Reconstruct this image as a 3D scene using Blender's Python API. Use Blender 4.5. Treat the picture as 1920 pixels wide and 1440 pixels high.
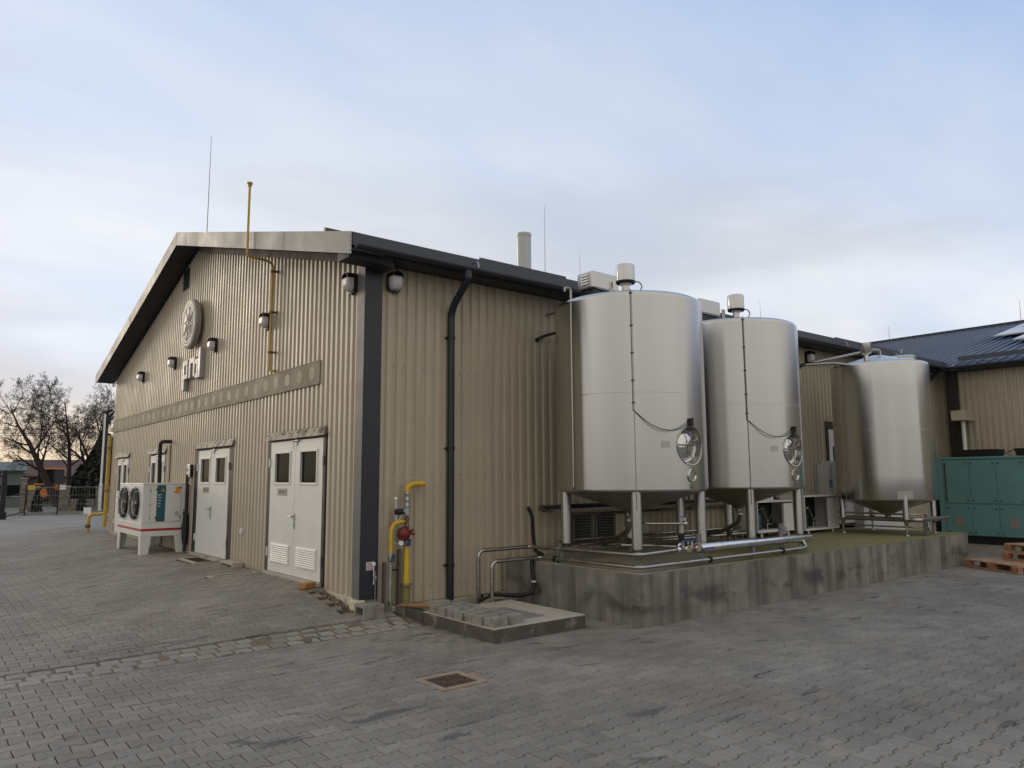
import bpy, bmesh, math, random
from math import pi, sin, cos, radians, sqrt, atan2
from mathutils import Vector, Matrix
random.seed(7)
for o in list(bpy.data.objects): bpy.data.objects.remove(o)
SC = bpy.context.scene
COL = SC.collection

# ------------------------------------------------------------------ camera
CAM = (-4.4333, -8.4868, 1.7)
YAW, PITCH, ROLL, FPX = 0.89233, 0.12538, -0.0057, 1393.34
cd = bpy.data.cameras.new('camera'); co = bpy.data.objects.new('camera', cd); COL.objects.link(co)
fw = Vector((cos(YAW)*cos(PITCH), sin(YAW)*cos(PITCH), sin(PITCH)))
rt = Vector((sin(YAW), -cos(YAW), 0)); up = rt.cross(fw)
r2 = cos(ROLL)*rt + sin(ROLL)*up; u2 = -sin(ROLL)*rt + cos(ROLL)*up
M = Matrix((r2, u2, -fw)).transposed().to_4x4(); M.translation = CAM
co.matrix_world = M
cd.sensor_width = 36; cd.lens = 36*FPX/1920; cd.clip_end = 3000; cd.clip_start = .05
SC.camera = co
def in_view(x, y, z=0, mx=260):
    d = Vector((x, y, z)) - Vector(CAM); w = d.dot(fw)
    if w < .8: return False
    u = 960 + FPX*d.dot(r2)/w; v = 720 - FPX*d.dot(u2)/w
    return -mx < u < 1920+mx and v < 1440+mx

# ------------------------------------------------------------------ world, sun, exposure
SUN_AZ, SUN_EL = radians(104), radians(13)          # azimuth measured from +X
W = bpy.data.worlds.new('World'); SC.world = W; W.use_nodes = True
nt = W.node_tree; nt.nodes.clear()
N = nt.nodes.new; L = nt.links.new
def wn(t, **k):
    n = N(t)
    for a, b in k.items(): setattr(n, a, b)
    return n
sky = wn('ShaderNodeTexSky', sky_type='NISHITA', sun_disc=False, sun_elevation=SUN_EL, sun_rotation=pi/2-SUN_AZ, air_density=1.0, dust_density=1.0, ozone_density=1.0)
bg1 = wn('ShaderNodeBackground'); L(sky.outputs[0], bg1.inputs[0]); bg1.inputs[1].default_value = .15
tc = wn('ShaderNodeTexCoord'); sp = wn('ShaderNodeSeparateXYZ'); L(tc.outputs['Generated'], sp.inputs[0])
def math_(op, a, b=None, clamp=False):
    n = wn('ShaderNodeMath', operation=op, use_clamp=clamp)
    for i, v in enumerate((a, b)):
        if v is None: continue
        if isinstance(v, (int, float)): n.inputs[i].default_value = v
        else: L(v, n.inputs[i])
    return n.outputs[0]
# cloud layer seen as a plane far above: direction / (z + .25)
den = math_('ADD', math_('MAXIMUM', sp.outputs[2], 0.0), .22)
cx = math_('DIVIDE', sp.outputs[0], den); cy = math_('DIVIDE', sp.outputs[1], den)
cv = wn('ShaderNodeCombineXYZ'); L(cx, cv.inputs[0]); L(cy, cv.inputs[1])
mp = wn('ShaderNodeMapping'); L(cv.outputs[0], mp.inputs[0]); mp.inputs['Rotation'].default_value = (0, 0, radians(38)); mp.inputs['Scale'].default_value = (.55, 1.25, 1); mp.inputs['Location'].default_value = (1.7, .35, 0)
n1 = wn('ShaderNodeTexNoise'); L(mp.outputs[0], n1.inputs[0]); n1.inputs['Scale'].default_value = .85; n1.inputs['Detail'].default_value = 9; n1.inputs['Roughness'].default_value = .52; n1.inputs['Distortion'].default_value = .5
cr = wn('ShaderNodeMapRange', interpolation_type='SMOOTHSTEP'); L(n1.outputs[0], cr.inputs[0]); cr.inputs[1].default_value = .36; cr.inputs[2].default_value = .66; cr.inputs[3].default_value = .82; cr.inputs[4].default_value = 1.0
mp2 = wn('ShaderNodeMapping'); L(cv.outputs[0], mp2.inputs[0]); mp2.inputs['Rotation'].default_value = (0, 0, radians(20)); mp2.inputs['Scale'].default_value = (.5, 1.0, 1); mp2.inputs['Location'].default_value = (4.2, 2.1, 0)
n2 = wn('ShaderNodeTexNoise'); L(mp2.outputs[0], n2.inputs[0]); n2.inputs['Scale'].default_value = .7; n2.inputs['Detail'].default_value = 7; n2.inputs['Roughness'].default_value = .5
vs = wn('ShaderNodeVectorMath', operation='DOT_PRODUCT'); L(tc.outputs['Generated'], vs.inputs[0]); vs.inputs[1].default_value = (cos(SUN_AZ), sin(SUN_AZ), 0)
veil = math_('ADD', math_('MULTIPLY', vs.outputs['Value'], .36), math_('MULTIPLY', math_('SUBTRACT', n2.outputs[0], .5), 2.1))
veil = math_('ADD', veil, math_('SUBTRACT', .70, math_('MULTIPLY', sp.outputs[2], .85)))
rp = wn('ShaderNodeValToRGB'); L(veil, rp.inputs[0])
rp.color_ramp.elements[0].position = .12; rp.color_ramp.elements[0].color = (.33, .52, .90, 1)
rp.color_ramp.elements[1].position = .78; rp.color_ramp.elements[1].color = (.90, .915, .955, 1)
# grey-lilac cloud bars low in the sky
mp3 = wn('ShaderNodeMapping'); L(tc.outputs['Generated'], mp3.inputs[0]); mp3.inputs['Scale'].default_value = (1.3, 1.3, 6.5); mp3.inputs['Location'].default_value = (.3, 1.1, .4)
n3 = wn('ShaderNodeTexNoise'); L(mp3.outputs[0], n3.inputs[0]); n3.inputs['Scale'].default_value = 1.25; n3.inputs['Detail'].default_value = 7; n3.inputs['Roughness'].default_value = .5
gb = wn('ShaderNodeMapRange', interpolation_type='SMOOTHSTEP'); L(n3.outputs[0], gb.inputs[0]); gb.inputs[1].default_value = .44; gb.inputs[2].default_value = .66; gb.inputs[4].default_value = .6
gl = wn('ShaderNodeMapRange', interpolation_type='SMOOTHSTEP'); L(sp.outputs[2], gl.inputs[0]); gl.inputs[1].default_value = .52; gl.inputs[2].default_value = .22
mg = wn('ShaderNodeMix', data_type='RGBA'); L(math_('MULTIPLY', gb.outputs[0], gl.outputs[0]), mg.inputs[0]); L(rp.outputs[0], mg.inputs[6]); mg.inputs[7].default_value = (.56, .57, .63, 1)
# a wide break in the overcast; the rest of the sky is covered with neutral grey cloud
OPEN = (cos(radians(42))*.86, sin(radians(42))*.86, .5)
vo = wn('ShaderNodeVectorMath', operation='DOT_PRODUCT'); L(tc.outputs['Generated'], vo.inputs[0]); vo.inputs[1].default_value = OPEN
ow = math_('ADD', vo.outputs['Value'], math_('MULTIPLY', math_('SUBTRACT', n1.outputs[0], .5), .9))
oc = wn('ShaderNodeMapRange', interpolation_type='SMOOTHSTEP'); L(ow, oc.inputs[0]); oc.inputs[1].default_value = .25; oc.inputs[2].default_value = .80
r9 = wn('ShaderNodeValToRGB'); L(n2.outputs[0], r9.inputs[0]); r9.color_ramp.elements[0].position = .32; r9.color_ramp.elements[0].color = (.60, .575, .545, 1); r9.color_ramp.elements[1].position = .68; r9.color_ramp.elements[1].color = (.90, .87, .825, 1)
mo = wn('ShaderNodeMix', data_type='RGBA'); L(oc.outputs[0], mo.inputs[0]); L(r9.outputs[0], mo.inputs[6]); L(mg.outputs[2], mo.inputs[7])
# clouds close to the set sun at the horizon glow warm
hz = wn('ShaderNodeMapRange', interpolation_type='SMOOTHSTEP'); L(sp.outputs[2], hz.inputs[0]); hz.inputs[1].default_value = .17; hz.inputs[2].default_value = .0; hz.inputs[3].default_value = 0; hz.inputs[4].default_value = 1
vd = wn('ShaderNodeVectorMath', operation='DOT_PRODUCT'); L(tc.outputs['Generated'], vd.inputs[0]); vd.inputs[1].default_value = (cos(SUN_AZ), sin(SUN_AZ), 0)
sg = wn('ShaderNodeMapRange', interpolation_type='SMOOTHSTEP'); L(vd.outputs['Value'], sg.inputs[0]); sg.inputs[1].default_value = .45; sg.inputs[2].default_value = 1.0
warm = math_('MULTIPLY', hz.outputs[0], sg.outputs[0])
mxw = wn('ShaderNodeMix', data_type='RGBA'); L(warm, mxw.inputs[0]); L(mo.outputs[2], mxw.inputs[6]); mxw.inputs[7].default_value = (.95, .74, .50, 1)
bg2 = wn('ShaderNodeBackground'); L(mxw.outputs[2], bg2.inputs[0]); bg2.inputs[1].default_value = 1.0
ms = wn('ShaderNodeMixShader'); L(math_('ADD', cr.outputs[0], math_('SUBTRACT', 1.0, oc.outputs[0]), True), ms.inputs[0]); L(bg1.outputs[0], ms.inputs[1]); L(bg2.outputs[0], ms.inputs[2])
wo = wn('ShaderNodeOutputWorld'); L(ms.outputs[0], wo.inputs[0])

sl = bpy.data.lights.new('sun', 'SUN'); so = bpy.data.objects.new('sun', sl); COL.objects.link(so)
sl.energy = .6; sl.angle = radians(18); sl.color = (1.0, .86, .66)
sd = Vector((cos(SUN_AZ)*cos(SUN_EL), sin(SUN_AZ)*cos(SUN_EL), sin(SUN_EL)))
so.rotation_euler = sd.to_track_quat('Z', 'Y').to_euler(); so.location = (-10, 30, 20)
SC.view_settings.view_transform = 'Standard'; SC.view_settings.look = 'None'
SC.view_settings.exposure = 0.02; SC.view_settings.gamma = 1.0
SC.render.engine = 'CYCLES'

# ------------------------------------------------------------------ materials
def mk(name):
    m = bpy.data.materials.new(name); m.use_nodes = True
    t = m.node_tree; b = t.nodes['Principled BSDF']
    return m, t, b
def c4(c): return (c[0], c[1], c[2], 1)
def pmat(name, col, rough=.6, metal=0.0, var=.12, scale=3.0, bump=0.0, bscale=60.0, col2=None, thr=(.5, .62), sc2=2.0, st=(1, 1, 1), amt=1.0, st1=(1, 1, 1), rvar=.08, spec=.5, aniso=0.0):
    m, t, b = mk(name); n = t.nodes.new; l = t.links.new
    g = n('ShaderNodeNewGeometry'); mp = n('ShaderNodeMapping'); l(g.outputs['Position'], mp.inputs[0]); mp.inputs['Scale'].default_value = st1
    no = n('ShaderNodeTexNoise'); l(mp.outputs[0], no.inputs[0]); no.inputs['Scale'].default_value = scale; no.inputs['Detail'].default_value = 6; no.inputs['Roughness'].default_value = .6
    mr = n('ShaderNodeMapRange'); l(no.outputs[0], mr.inputs[0]); mr.inputs[1].default_value = .3; mr.inputs[2].default_value = .7; mr.inputs[3].default_value = 1-var; mr.inputs[4].default_value = 1+var
    hv = n('ShaderNodeHueSaturation'); hv.inputs['Color'].default_value = c4(col); l(mr.outputs[0], hv.inputs['Value'])
    out = hv.outputs[0]
    if col2:
        m2 = n('ShaderNodeMapping'); l(g.outputs['Position'], m2.inputs[0]); m2.inputs['Scale'].default_value = st
        n2 = n('ShaderNodeTexNoise'); l(m2.outputs[0], n2.inputs[0]); n2.inputs['Scale'].default_value = sc2; n2.inputs['Detail'].default_value = 8; n2.inputs['Roughness'].default_value = .62
        r2_ = n('ShaderNodeMapRange'); l(n2.outputs[0], r2_.inputs[0]); r2_.inputs[1].default_value = thr[0]; r2_.inputs[2].default_value = thr[1]; r2_.inputs[4].default_value = amt
        mx = n('ShaderNodeMix'); mx.data_type = 'RGBA'; l(r2_.outputs[0], mx.inputs[0]); l(out, mx.inputs[6]); mx.inputs[7].default_value = c4(col2); out = mx.outputs[2]
    l(out, b.inputs['Base Color'])
    b.inputs['Metallic'].default_value = metal; b.inputs['Specular IOR Level'].default_value = spec
    rr = n('ShaderNodeMapRange'); l(no.outputs[0], rr.inputs[0]); rr.inputs[1].default_value = .3; rr.inputs[2].default_value = .7; rr.inputs[3].default_value = max(.02, rough-rvar); rr.inputs[4].default_value = min(1, rough+rvar)
    l(rr.outputs[0], b.inputs['Roughness'])
    if aniso: b.inputs['Anisotropic'].default_value = aniso
    if bump:
        nb = n('ShaderNodeTexNoise'); l(g.outputs['Position'], nb.inputs[0]); nb.inputs['Scale'].default_value = bscale; nb.inputs['Detail'].default_value = 4
        bp = n('ShaderNodeBump'); l(nb.outputs[0], bp.inputs['Height']); bp.inputs['Strength'].default_value = bump; bp.inputs['Distance'].default_value = .01; l(bp.outputs[0], b.inputs['Normal'])
    m['pm'] = 1
    return m
MT = {}
MT['clad'] = pmat('cladding_beige', (.47, .405, .305), .42, 0, .05, 1.2, col2=(.34, .275, .19), thr=(.50, .78), sc2=1.3, st=(3.2, 3.2, .22), amt=.55)
MT['band'] = pmat('band_taupe', (.225, .185, .132), .6, 0, .04, 2, spec=.25)
MT['bandlight'] = pmat('band_print', (.40, .345, .265), .5, 0, .04, 4)
MT['anth'] = pmat('anthracite_sheet', (.019, .023, .032), .38, 0, .1, 3)
MT['roof'] = pmat('roof_anthracite', (.050, .058, .075), .40, 0, .12, 2)
MT['roofb'] = pmat('roof_blue_grey', (.045, .065, .115), .38, 0, .15, 1.5)
MT['black'] = pmat('black_plastic', (.012, .012, .012), .45, 0, .15, 8)
MT['rubber'] = pmat('black_rubber', (.010, .010, .010), .6, 0, .2, 8)
MT['fascia'] = pmat('galvanised_fascia', (.20, .197, .19), .5, .1, .16, 1.4, bump=.12, bscale=3.0)
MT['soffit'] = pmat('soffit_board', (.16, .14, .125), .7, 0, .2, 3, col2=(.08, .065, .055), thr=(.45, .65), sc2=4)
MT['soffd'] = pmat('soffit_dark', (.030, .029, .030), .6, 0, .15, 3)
MT['flash'] = pmat('corner_flashing', (.115, .112, .110), .5, 0, .1, 2)
MT['plinthw'] = pmat('painted_base', (.60, .54, .40), .8, 0, .12, 5, bump=.25, bscale=60, col2=(.36, .32, .25), thr=(.5, .68), sc2=6)
MT['conc'] = pmat('concrete_wall', (.185, .175, .155), .85, 0, .22, 2.2, bump=.35, bscale=45, col2=(.040, .036, .032), thr=(.49, .70), sc2=1.7, st=(1.6, 1.6, .75), amt=.8)
MT['concp'] = pmat('concrete_pale', (.44, .40, .33), .85, 0, .12, 4, bump=.25, bscale=60, col2=(.28, .22, .16), thr=(.55, .7), sc2=2)
MT['conct'] = pmat('concrete_dark', (.085, .072, .06), .85, 0, .3, 6, bump=.3, bscale=60, col2=(.24, .21, .17), thr=(.56, .7), sc2=5)  # plain dark concrete, for the slab sides and the pit floor
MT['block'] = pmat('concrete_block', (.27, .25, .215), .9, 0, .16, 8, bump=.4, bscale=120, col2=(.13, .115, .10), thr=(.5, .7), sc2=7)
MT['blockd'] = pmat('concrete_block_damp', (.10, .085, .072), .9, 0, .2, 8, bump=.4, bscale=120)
MT['gravel'] = pmat('grey_grit', (.22, .22, .21), .95, 0, .35, 60, bump=.8, bscale=160)
MT['peb'] = pmat('pebble', (.27, .20, .14), .8, 0, .35, 25)
MT['steel'] = pmat('brushed_steel', (.57, .56, .54), .25, 1, .045, .6, st1=(3, 3, .30), rvar=.03, aniso=.35)
def brushed(m):
    t = m.node_tree; b = t.nodes['Principled BSDF']; tg = t.nodes.new('ShaderNodeTangent'); tg.direction_type = 'RADIAL'; tg.axis = 'Z'
    t.links.new(tg.outputs[0], b.inputs['Tangent']); b.inputs['Anisotropic'].default_value = .78; b.inputs['Anisotropic Rotation'].default_value = ANI
ANI = .25
brushed(MT['steel'])
MT['steelp'] = pmat('polished_steel', (.66, .65, .63), .12, 1, .04, 3)
MT['steelpipe'] = pmat('steel_pipe', (.40, .385, .36), .28, 1, .1, 4)
MT['steelm'] = pmat('satin_steel', (.42, .405, .375), .5, 1, .06, 3)
MT['fill'] = pmat('edge_mortar', (.17, .155, .13), .9, 0, .2, 9, bump=.3)
MT['steelm2'] = pmat('neck_steel', (.50, .485, .455), .22, 1, .06, 3)
MT['steeld'] = pmat('steel_weathered', (.32, .31, .30), .45, .9, .2, 6)
MT['insul'] = pmat('insulation_jacket', (.72, .74, .78), .22, 1, .06, 8, bump=.1, bscale=14)
MT['white'] = pmat('white_paint', (.74, .73, .69), .38, 0, .03, 4)
MT['whited'] = pmat('white_cabinet', (.64, .63, .60), .5, 0, .06, 4)
MT['lampw'] = pmat('lamp_diffuser', (.62, .58, .57), .25, 0, .04, 6)
MT['brownf'] = pmat('brown_frame', (.022, .017, .014), .55, 0, .25, 6)
MT['lintel'] = pmat('stained_flashing', (.24, .205, .15), .6, .1, .2, 7, col2=(.07, .05, .035), thr=(.46, .62), sc2=7)
MT['glass'] = pmat('dark_glass', (.012, .014, .012), .08, 0, .1, 2, spec=.04)
MT['yellow'] = pmat('yellow_paint', (.62, .40, .018), .38, 0, .1, 8)
MT['yellowd'] = pmat('yellow_sleeve', (.21, .19, .05), .55, 0, .15, 8)
MT['ochre'] = pmat('old_yellow', (.52, .345, .055), .45, 0, .18, 7)
MT['redp'] = pmat('red_regulator', (.16, .018, .02), .4, 0, .1, 9)
MT['brass'] = pmat('brass_fitting', (.20, .12, .07), .4, .6, .2, 20)
MT['bluep'] = pmat('blue_handle', (.03, .06, .14), .4, 0, .1, 9)
MT['blueb'] = pmat('blue_handle_bright', (.02, .07, .42), .35, 0, .1, 9)
MT['galv'] = pmat('galvanised', (.40, .42, .42), .42, .8, .12, 14)
MT['stripe'] = pmat('red_stripe', (.42, .015, .035), .4, 0, .05, 8)
MT['teal'] = pmat('teal_panel', (.012, .105, .135), .4, 0, .05, 6)
MT['orange'] = pmat('orange_sticker', (.72, .28, .02), .45, 0, .05, 9)
MT['print'] = pmat('white_print', (.75, .76, .76), .5, 0, .03, 9)
MT['printd'] = pmat('dark_print', (.10, .08, .075), .5, 0, .03, 9)
MT['pink'] = pmat('notice_paper', (.62, .50, .53), .6, 0, .08, 30)
MT['greenm'] = pmat('green_enclosure', (.125, .270, .262), .42, 0, .07, 2)
MT['sign'] = pmat('sign_plate', (.30, .275, .25), .4, .3, .05, 20)
MT['emb'] = pmat('emblem_face', (.33, .30, .255), .45, 0, .04, 4)
MT['embl'] = pmat('emblem_line', (.62, .585, .51), .45, 0, .04, 4)
MT['letter'] = pmat('letter_lilac_grey', (.37, .345, .335), .4, 0, .05, 5)
MT['wood'] = pmat('pallet_wood', (.46, .29, .16), .75, 0, .2, 6, st1=(1, 6, 6), col2=(.30, .17, .09), thr=(.48, .62), sc2=5, st=(1, 7, 5))
MT['woodr'] = pmat('pallet_block', (.36, .17, .10), .8, 0, .2, 9)
MT['plank'] = pmat('weathered_plank', (.30, .155, .075), .75, 0, .25, 8, st1=(4, 4, 10))
MT['brick'] = pmat('orange_brick', (.42, .20, .07), .85, 0, .2, 20, bump=.3)
MT['solar'] = pmat('solar_panel', (.26, .28, .33), .16, 0, .05, 2, spec=.8)
MT['stone'] = pmat('fence_stone', (.20, .165, .135), .9, 0, .3, 5, bump=.4, bscale=20)
MT['mortar'] = pmat('mortar', (.34, .31, .27), .9, 0, .1, 5)
MT['bark'] = pmat('bark', (.045, .032, .024), .9, 0, .3, 5)
MT['ever'] = pmat('evergreen', (.020, .027, .016), .8, 0, .4, 3)
MT['grass'] = pmat('grass', (.050, .075, .020), .9, 0, .35, 6, bump=.5, bscale=30)
MT['tilered'] = pmat('brown_roof_tile', (.11, .062, .045), .8, 0, .2, 3)
MT['plast'] = pmat('house_plaster', (.13, .10, .085), .9, 0, .15, 2)
MT['greyb'] = pmat('shed_grey_green', (.115, .14, .135), .7, 0, .1, 1)
MT['tracor'] = pmat('tractor_orange', (.62, .19, .025), .45, 0, .12, 3)
MT['field'] = pmat('earth', (.10, .085, .06), .95, 0, .3, .3, col2=(.06, .075, .03), thr=(.45, .6), sc2=.1)
MT['road'] = pmat('asphalt', (.10, .098, .094), .9, 0, .15, 2, bump=.2)
MT['kerb'] = pmat('kerb_concrete', (.28, .26, .23), .9, 0, .15, 4)
MT['plot'] = pmat('brown_deck', (.07, .04, .035), .8, 0, .2, 3)
MT['rust'] = pmat('rusty_iron', (.095, .062, .042), .7, .3, .35, 18, bump=.4, bscale=40)
MT['sandst'] = pmat('cover_frame', (.29, .225, .165), .85, 0, .2, 8, bump=.2)

# plinth top: concrete with moss where water stands
def moss_mat():
    m = pmat('mossy_concrete', (.30, .265, .20), .85, 0, .2, 3, bump=.3, bscale=50)
    t = m.node_tree; b = t.nodes['Principled BSDF']; n = t.nodes.new; l = t.links.new; src = b.inputs['Base Color'].links[0].from_socket
    g = n('ShaderNodeNewGeometry'); sp = n('ShaderNodeSeparateXYZ'); l(g.outputs['Position'], sp.inputs[0])
    no = n('ShaderNodeTexNoise'); l(g.outputs['Position'], no.inputs[0]); no.inputs['Scale'].default_value = 1.1; no.inputs['Detail'].default_value = 7; no.inputs['Roughness'].default_value = .6
    ad = n('ShaderNodeMath'); ad.operation = 'MULTIPLY_ADD'; l(sp.outputs[0], ad.inputs[0]); ad.inputs[1].default_value = .16; l(no.outputs[0], ad.inputs[2])
    r = n('ShaderNodeMapRange'); r.interpolation_type = 'SMOOTHSTEP'; l(ad.outputs[0], r.inputs[0]); r.inputs[1].default_value = .98; r.inputs[2].default_value = 1.35; r.inputs[4].default_value = .9
    x = n('ShaderNodeMix'); x.data_type = 'RGBA'; l(r.outputs[0], x.inputs[0]); l(src, x.inputs[6]); x.inputs[7].default_value = (.20, .178, .065, 1); l(x.outputs[2], b.inputs['Base Color'])
    return m
MT['moss'] = moss_mat()
def plinth_mat():
    m, t, b = mk('streaked_concrete'); n = t.nodes.new; l = t.links.new
    g = n('ShaderNodeNewGeometry')
    def noise(st, sc, det, rough, loc=(0, 0, 0), dist=0):
        mp = n('ShaderNodeMapping'); l(g.outputs['Position'], mp.inputs[0]); mp.inputs['Scale'].default_value = st; mp.inputs['Location'].default_value = loc
        q = n('ShaderNodeTexNoise'); l(mp.outputs[0], q.inputs[0]); q.inputs['Scale'].default_value = sc; q.inputs['Detail'].default_value = det; q.inputs['Roughness'].default_value = rough; q.inputs['Distortion'].default_value = dist
        return q.outputs[0]
    def rng(o, a, c, lo=0, hi=1):
        r = n('ShaderNodeMapRange'); r.interpolation_type = 'SMOOTHSTEP'; l(o, r.inputs[0]); r.inputs[1].default_value = a; r.inputs[2].default_value = c; r.inputs[3].default_value = lo; r.inputs[4].default_value = hi; return r.outputs[0]
    def mix(f, a, c):
        x = n('ShaderNodeMix'); x.data_type = 'RGBA'; l(f, x.inputs[0])
        (l(a, x.inputs[6]) if not isinstance(a, tuple) else setattr(x.inputs[6], 'default_value', a)); x.inputs[7].default_value = c; return x.outputs[2]
    def mul(a, c):
        x = n('ShaderNodeMath'); x.operation = 'MULTIPLY'; l(a, x.inputs[0]); l(c, x.inputs[1]); return x.outputs[0]
    c = mix(rng(noise((1, 1, 1), 1.6, 6, .6), .35, .65), (.19, .178, .155, 1), (.285, .265, .228, 1))
    c = mix(rng(noise((3.2, 3.2, .34), 1.6, 8, .62), .40, .74, 0, .85), c, (.075, .069, .061, 1))          # run-off streaks
    c = mix(rng(noise((5, 5, .3), 1.3, 6, .6, (3, 1, 0)), .58, .74, 0, .5), c, (.38, .355, .30, 1))     # lime streaks
    sp_ = n('ShaderNodeSeparateXYZ'); l(g.outputs['Position'], sp_.inputs[0])
    tide = mul(rng(sp_.outputs[2], .05, .22), rng(sp_.outputs[2], .46, .28))
    c = mix(mul(tide, rng(noise((1, 1, 1.6), 2.1, 7, .62, (0, 0, 2), .6), .45, .62, 0, .68)), c, (.040, .032, .029, 1))  # damp blotches along the pour line
    c = mix(rng(noise((1, 1, 1), 26, 3, .6), .70, .78, 0, .5), c, (.06, .055, .05, 1))
    l(c, b.inputs['Base Color']); b.inputs['Roughness'].default_value = .88
    nb = noise((1, 1, 1), 55, 5, .7); bp = n('ShaderNodeBump'); l(nb, bp.inputs['Height']); bp.inputs['Strength'].default_value = .35; bp.inputs['Distance'].default_value = .01; l(bp.outputs[0], b.inputs['Normal'])
    return m
MT['conc'] = plinth_mat()

def paver_mat(name, base, beige):
    m, t, b = mk(name); n = t.nodes.new; l = t.links.new
    g = n('ShaderNodeNewGeometry'); oi = n('ShaderNodeObjectInfo')
    ad = n('ShaderNodeMath'); ad.operation = 'ADD'; l(g.outputs['Random Per Island'], ad.inputs[0]); l(oi.outputs['Random'], ad.inputs[1])
    fr = n('ShaderNodeMath'); fr.operation = 'FRACT'; l(ad.outputs[0], fr.inputs[0])
    rp = n('ShaderNodeValToRGB'); l(fr.outputs[0], rp.inputs[0]); e = rp.color_ramp.elements
    e[0].position = 0; e[0].color = c4([x*.88 for x in base]); e[1].position = .55; e[1].color = c4(base)
    q = e.new(.86); q.color = c4([x*1.12 for x in base]); q = e.new(.95); q.color = c4(beige); q = e.new(1.0); q.color = c4([x*1.15 for x in base])
    no = n('ShaderNodeTexNoise'); l(g.outputs['Position'], no.inputs[0]); no.inputs['Scale'].default_value = .55; no.inputs['Detail'].default_value = 7; no.inputs['Roughness'].default_value = .62
    mr = n('ShaderNodeMapRange'); l(no.outputs[0], mr.inputs[0]); mr.inputs[1].default_value = .32; mr.inputs[2].default_value = .68; mr.inputs[3].default_value = .74; mr.inputs[4].default_value = 1.16
    nf = n('ShaderNodeTexNoise'); l(g.outputs['Position'], nf.inputs[0]); nf.inputs['Scale'].default_value = 34; nf.inputs['Detail'].default_value = 5; nf.inputs['Roughness'].default_value = .7
    mf = n('ShaderNodeMapRange'); l(nf.outputs[0], mf.inputs[0]); mf.inputs[1].default_value = .3; mf.inputs[2].default_value = .7; mf.inputs[3].default_value = .84; mf.inputs[4].default_value = 1.14
    mu = n('ShaderNodeMath'); mu.operation = 'MULTIPLY'; l(mr.outputs[0], mu.inputs[0]); l(mf.outputs[0], mu.inputs[1])
    hv = n('ShaderNodeHueSaturation'); l(rp.outputs[0], hv.inputs['Color']); l(mu.outputs[0], hv.inputs['Value'])
    # brown earth tracked over the stones, and small dark scuffs
    n3 = n('ShaderNodeTexNoise'); l(g.outputs['Position'], n3.inputs[0]); n3.inputs['Scale'].default_value = .42; n3.inputs['Detail'].default_value = 9; n3.inputs['Roughness'].default_value = .7; n3.inputs['Distortion'].default_value = .4
    r3 = n('ShaderNodeMapRange'); l(n3.outputs[0], r3.inputs[0]); r3.inputs[1].default_value = .52; r3.inputs[2].default_value = .72; r3.inputs[4].default_value = .65
    mx = n('ShaderNodeMix'); mx.data_type = 'RGBA'; l(r3.outputs[0], mx.inputs[0]); l(hv.outputs[0], mx.inputs[6]); mx.inputs[7].default_value = (.155, .118, .082, 1)
    mp = n('ShaderNodeMapping'); l(g.outputs['Position'], mp.inputs[0]); mp.inputs['Scale'].default_value = (1.1, 3.6, 1); mp.inputs['Rotation'].default_value = (0, 0, .5)
    n4 = n('ShaderNodeTexNoise'); l(mp.outputs[0], n4.inputs[0]); n4.inputs['Scale'].default_value = 1.5; n4.inputs['Detail'].default_value = 4; n4.inputs['Distortion'].default_value = .8
    r4 = n('ShaderNodeMapRange'); l(n4.outputs[0], r4.inputs[0]); r4.inputs[1].default_value = .63; r4.inputs[2].default_value = .68; r4.inputs[4].default_value = .6
    m4 = n('ShaderNodeMix'); m4.data_type = 'RGBA'; l(r4.outputs[0], m4.inputs[0]); l(mx.outputs[2], m4.inputs[6]); m4.inputs[7].default_value = (.045, .043, .041, 1)
    l(m4.outputs[2], b.inputs['Base Color']); b.inputs['Roughness'].default_value = .78; b.inputs['Specular IOR Level'].default_value = .4
    bp = n('ShaderNodeBump'); l(nf.outputs[0], bp.inputs['Height']); bp.inputs['Strength'].default_value = .25; bp.inputs['Distance'].default_value = .006; l(bp.outputs[0], b.inputs['Normal'])
    return m
MT['paver'] = paver_mat('paving_stone', (.240, .220, .186), (.258, .222, .172))
MT['drain'] = paver_mat('drain_stone', (.285, .262, .222), (.30, .26, .205))
MT['sandb'] = pmat('brown_sand', (.16, .125, .085), .95, 0, .3, 14, col2=(.05, .05, .03), thr=(.5, .7), sc2=3)
MT['sand'] = pmat('joint_sand', (.070, .055, .036), .95, 0, .3, 14)
def yard_mat():
    m, t, b = mk('far_paving'); n = t.nodes.new; l = t.links.new
    g = n('ShaderNodeNewGeometry'); br = n('ShaderNodeTexBrick'); l(g.outputs['Position'], br.inputs[0])
    br.inputs['Scale'].default_value = 1; br.inputs['Brick Width'].default_value = .2; br.inputs['Row Height'].default_value = .142; br.inputs['Mortar Size'].default_value = .006
    br.inputs['Color1'].default_value = (.215, .20, .178, 1); br.inputs['Color2'].default_value = (.255, .236, .21, 1); br.inputs['Mortar'].default_value = (.085, .07, .052, 1)
    no = n('ShaderNodeTexNoise'); l(g.outputs['Position'], no.inputs[0]); no.inputs['Scale'].default_value = .5; no.inputs['Detail'].default_value = 7
    mr = n('ShaderNodeMapRange'); l(no.outputs[0], mr.inputs[0]); mr.inputs[1].default_value = .3; mr.inputs[2].default_value = .7; mr.inputs[3].default_value = .8; mr.inputs[4].default_value = 1.15
    hv = n('ShaderNodeHueSaturation'); l(br.outputs[0], hv.inputs['Color']); l(mr.outputs[0], hv.inputs['Value']); l(hv.outputs[0], b.inputs['Base Color']); b.inputs['Roughness'].default_value = .8
    return m
MT['yard'] = yard_mat()

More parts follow.
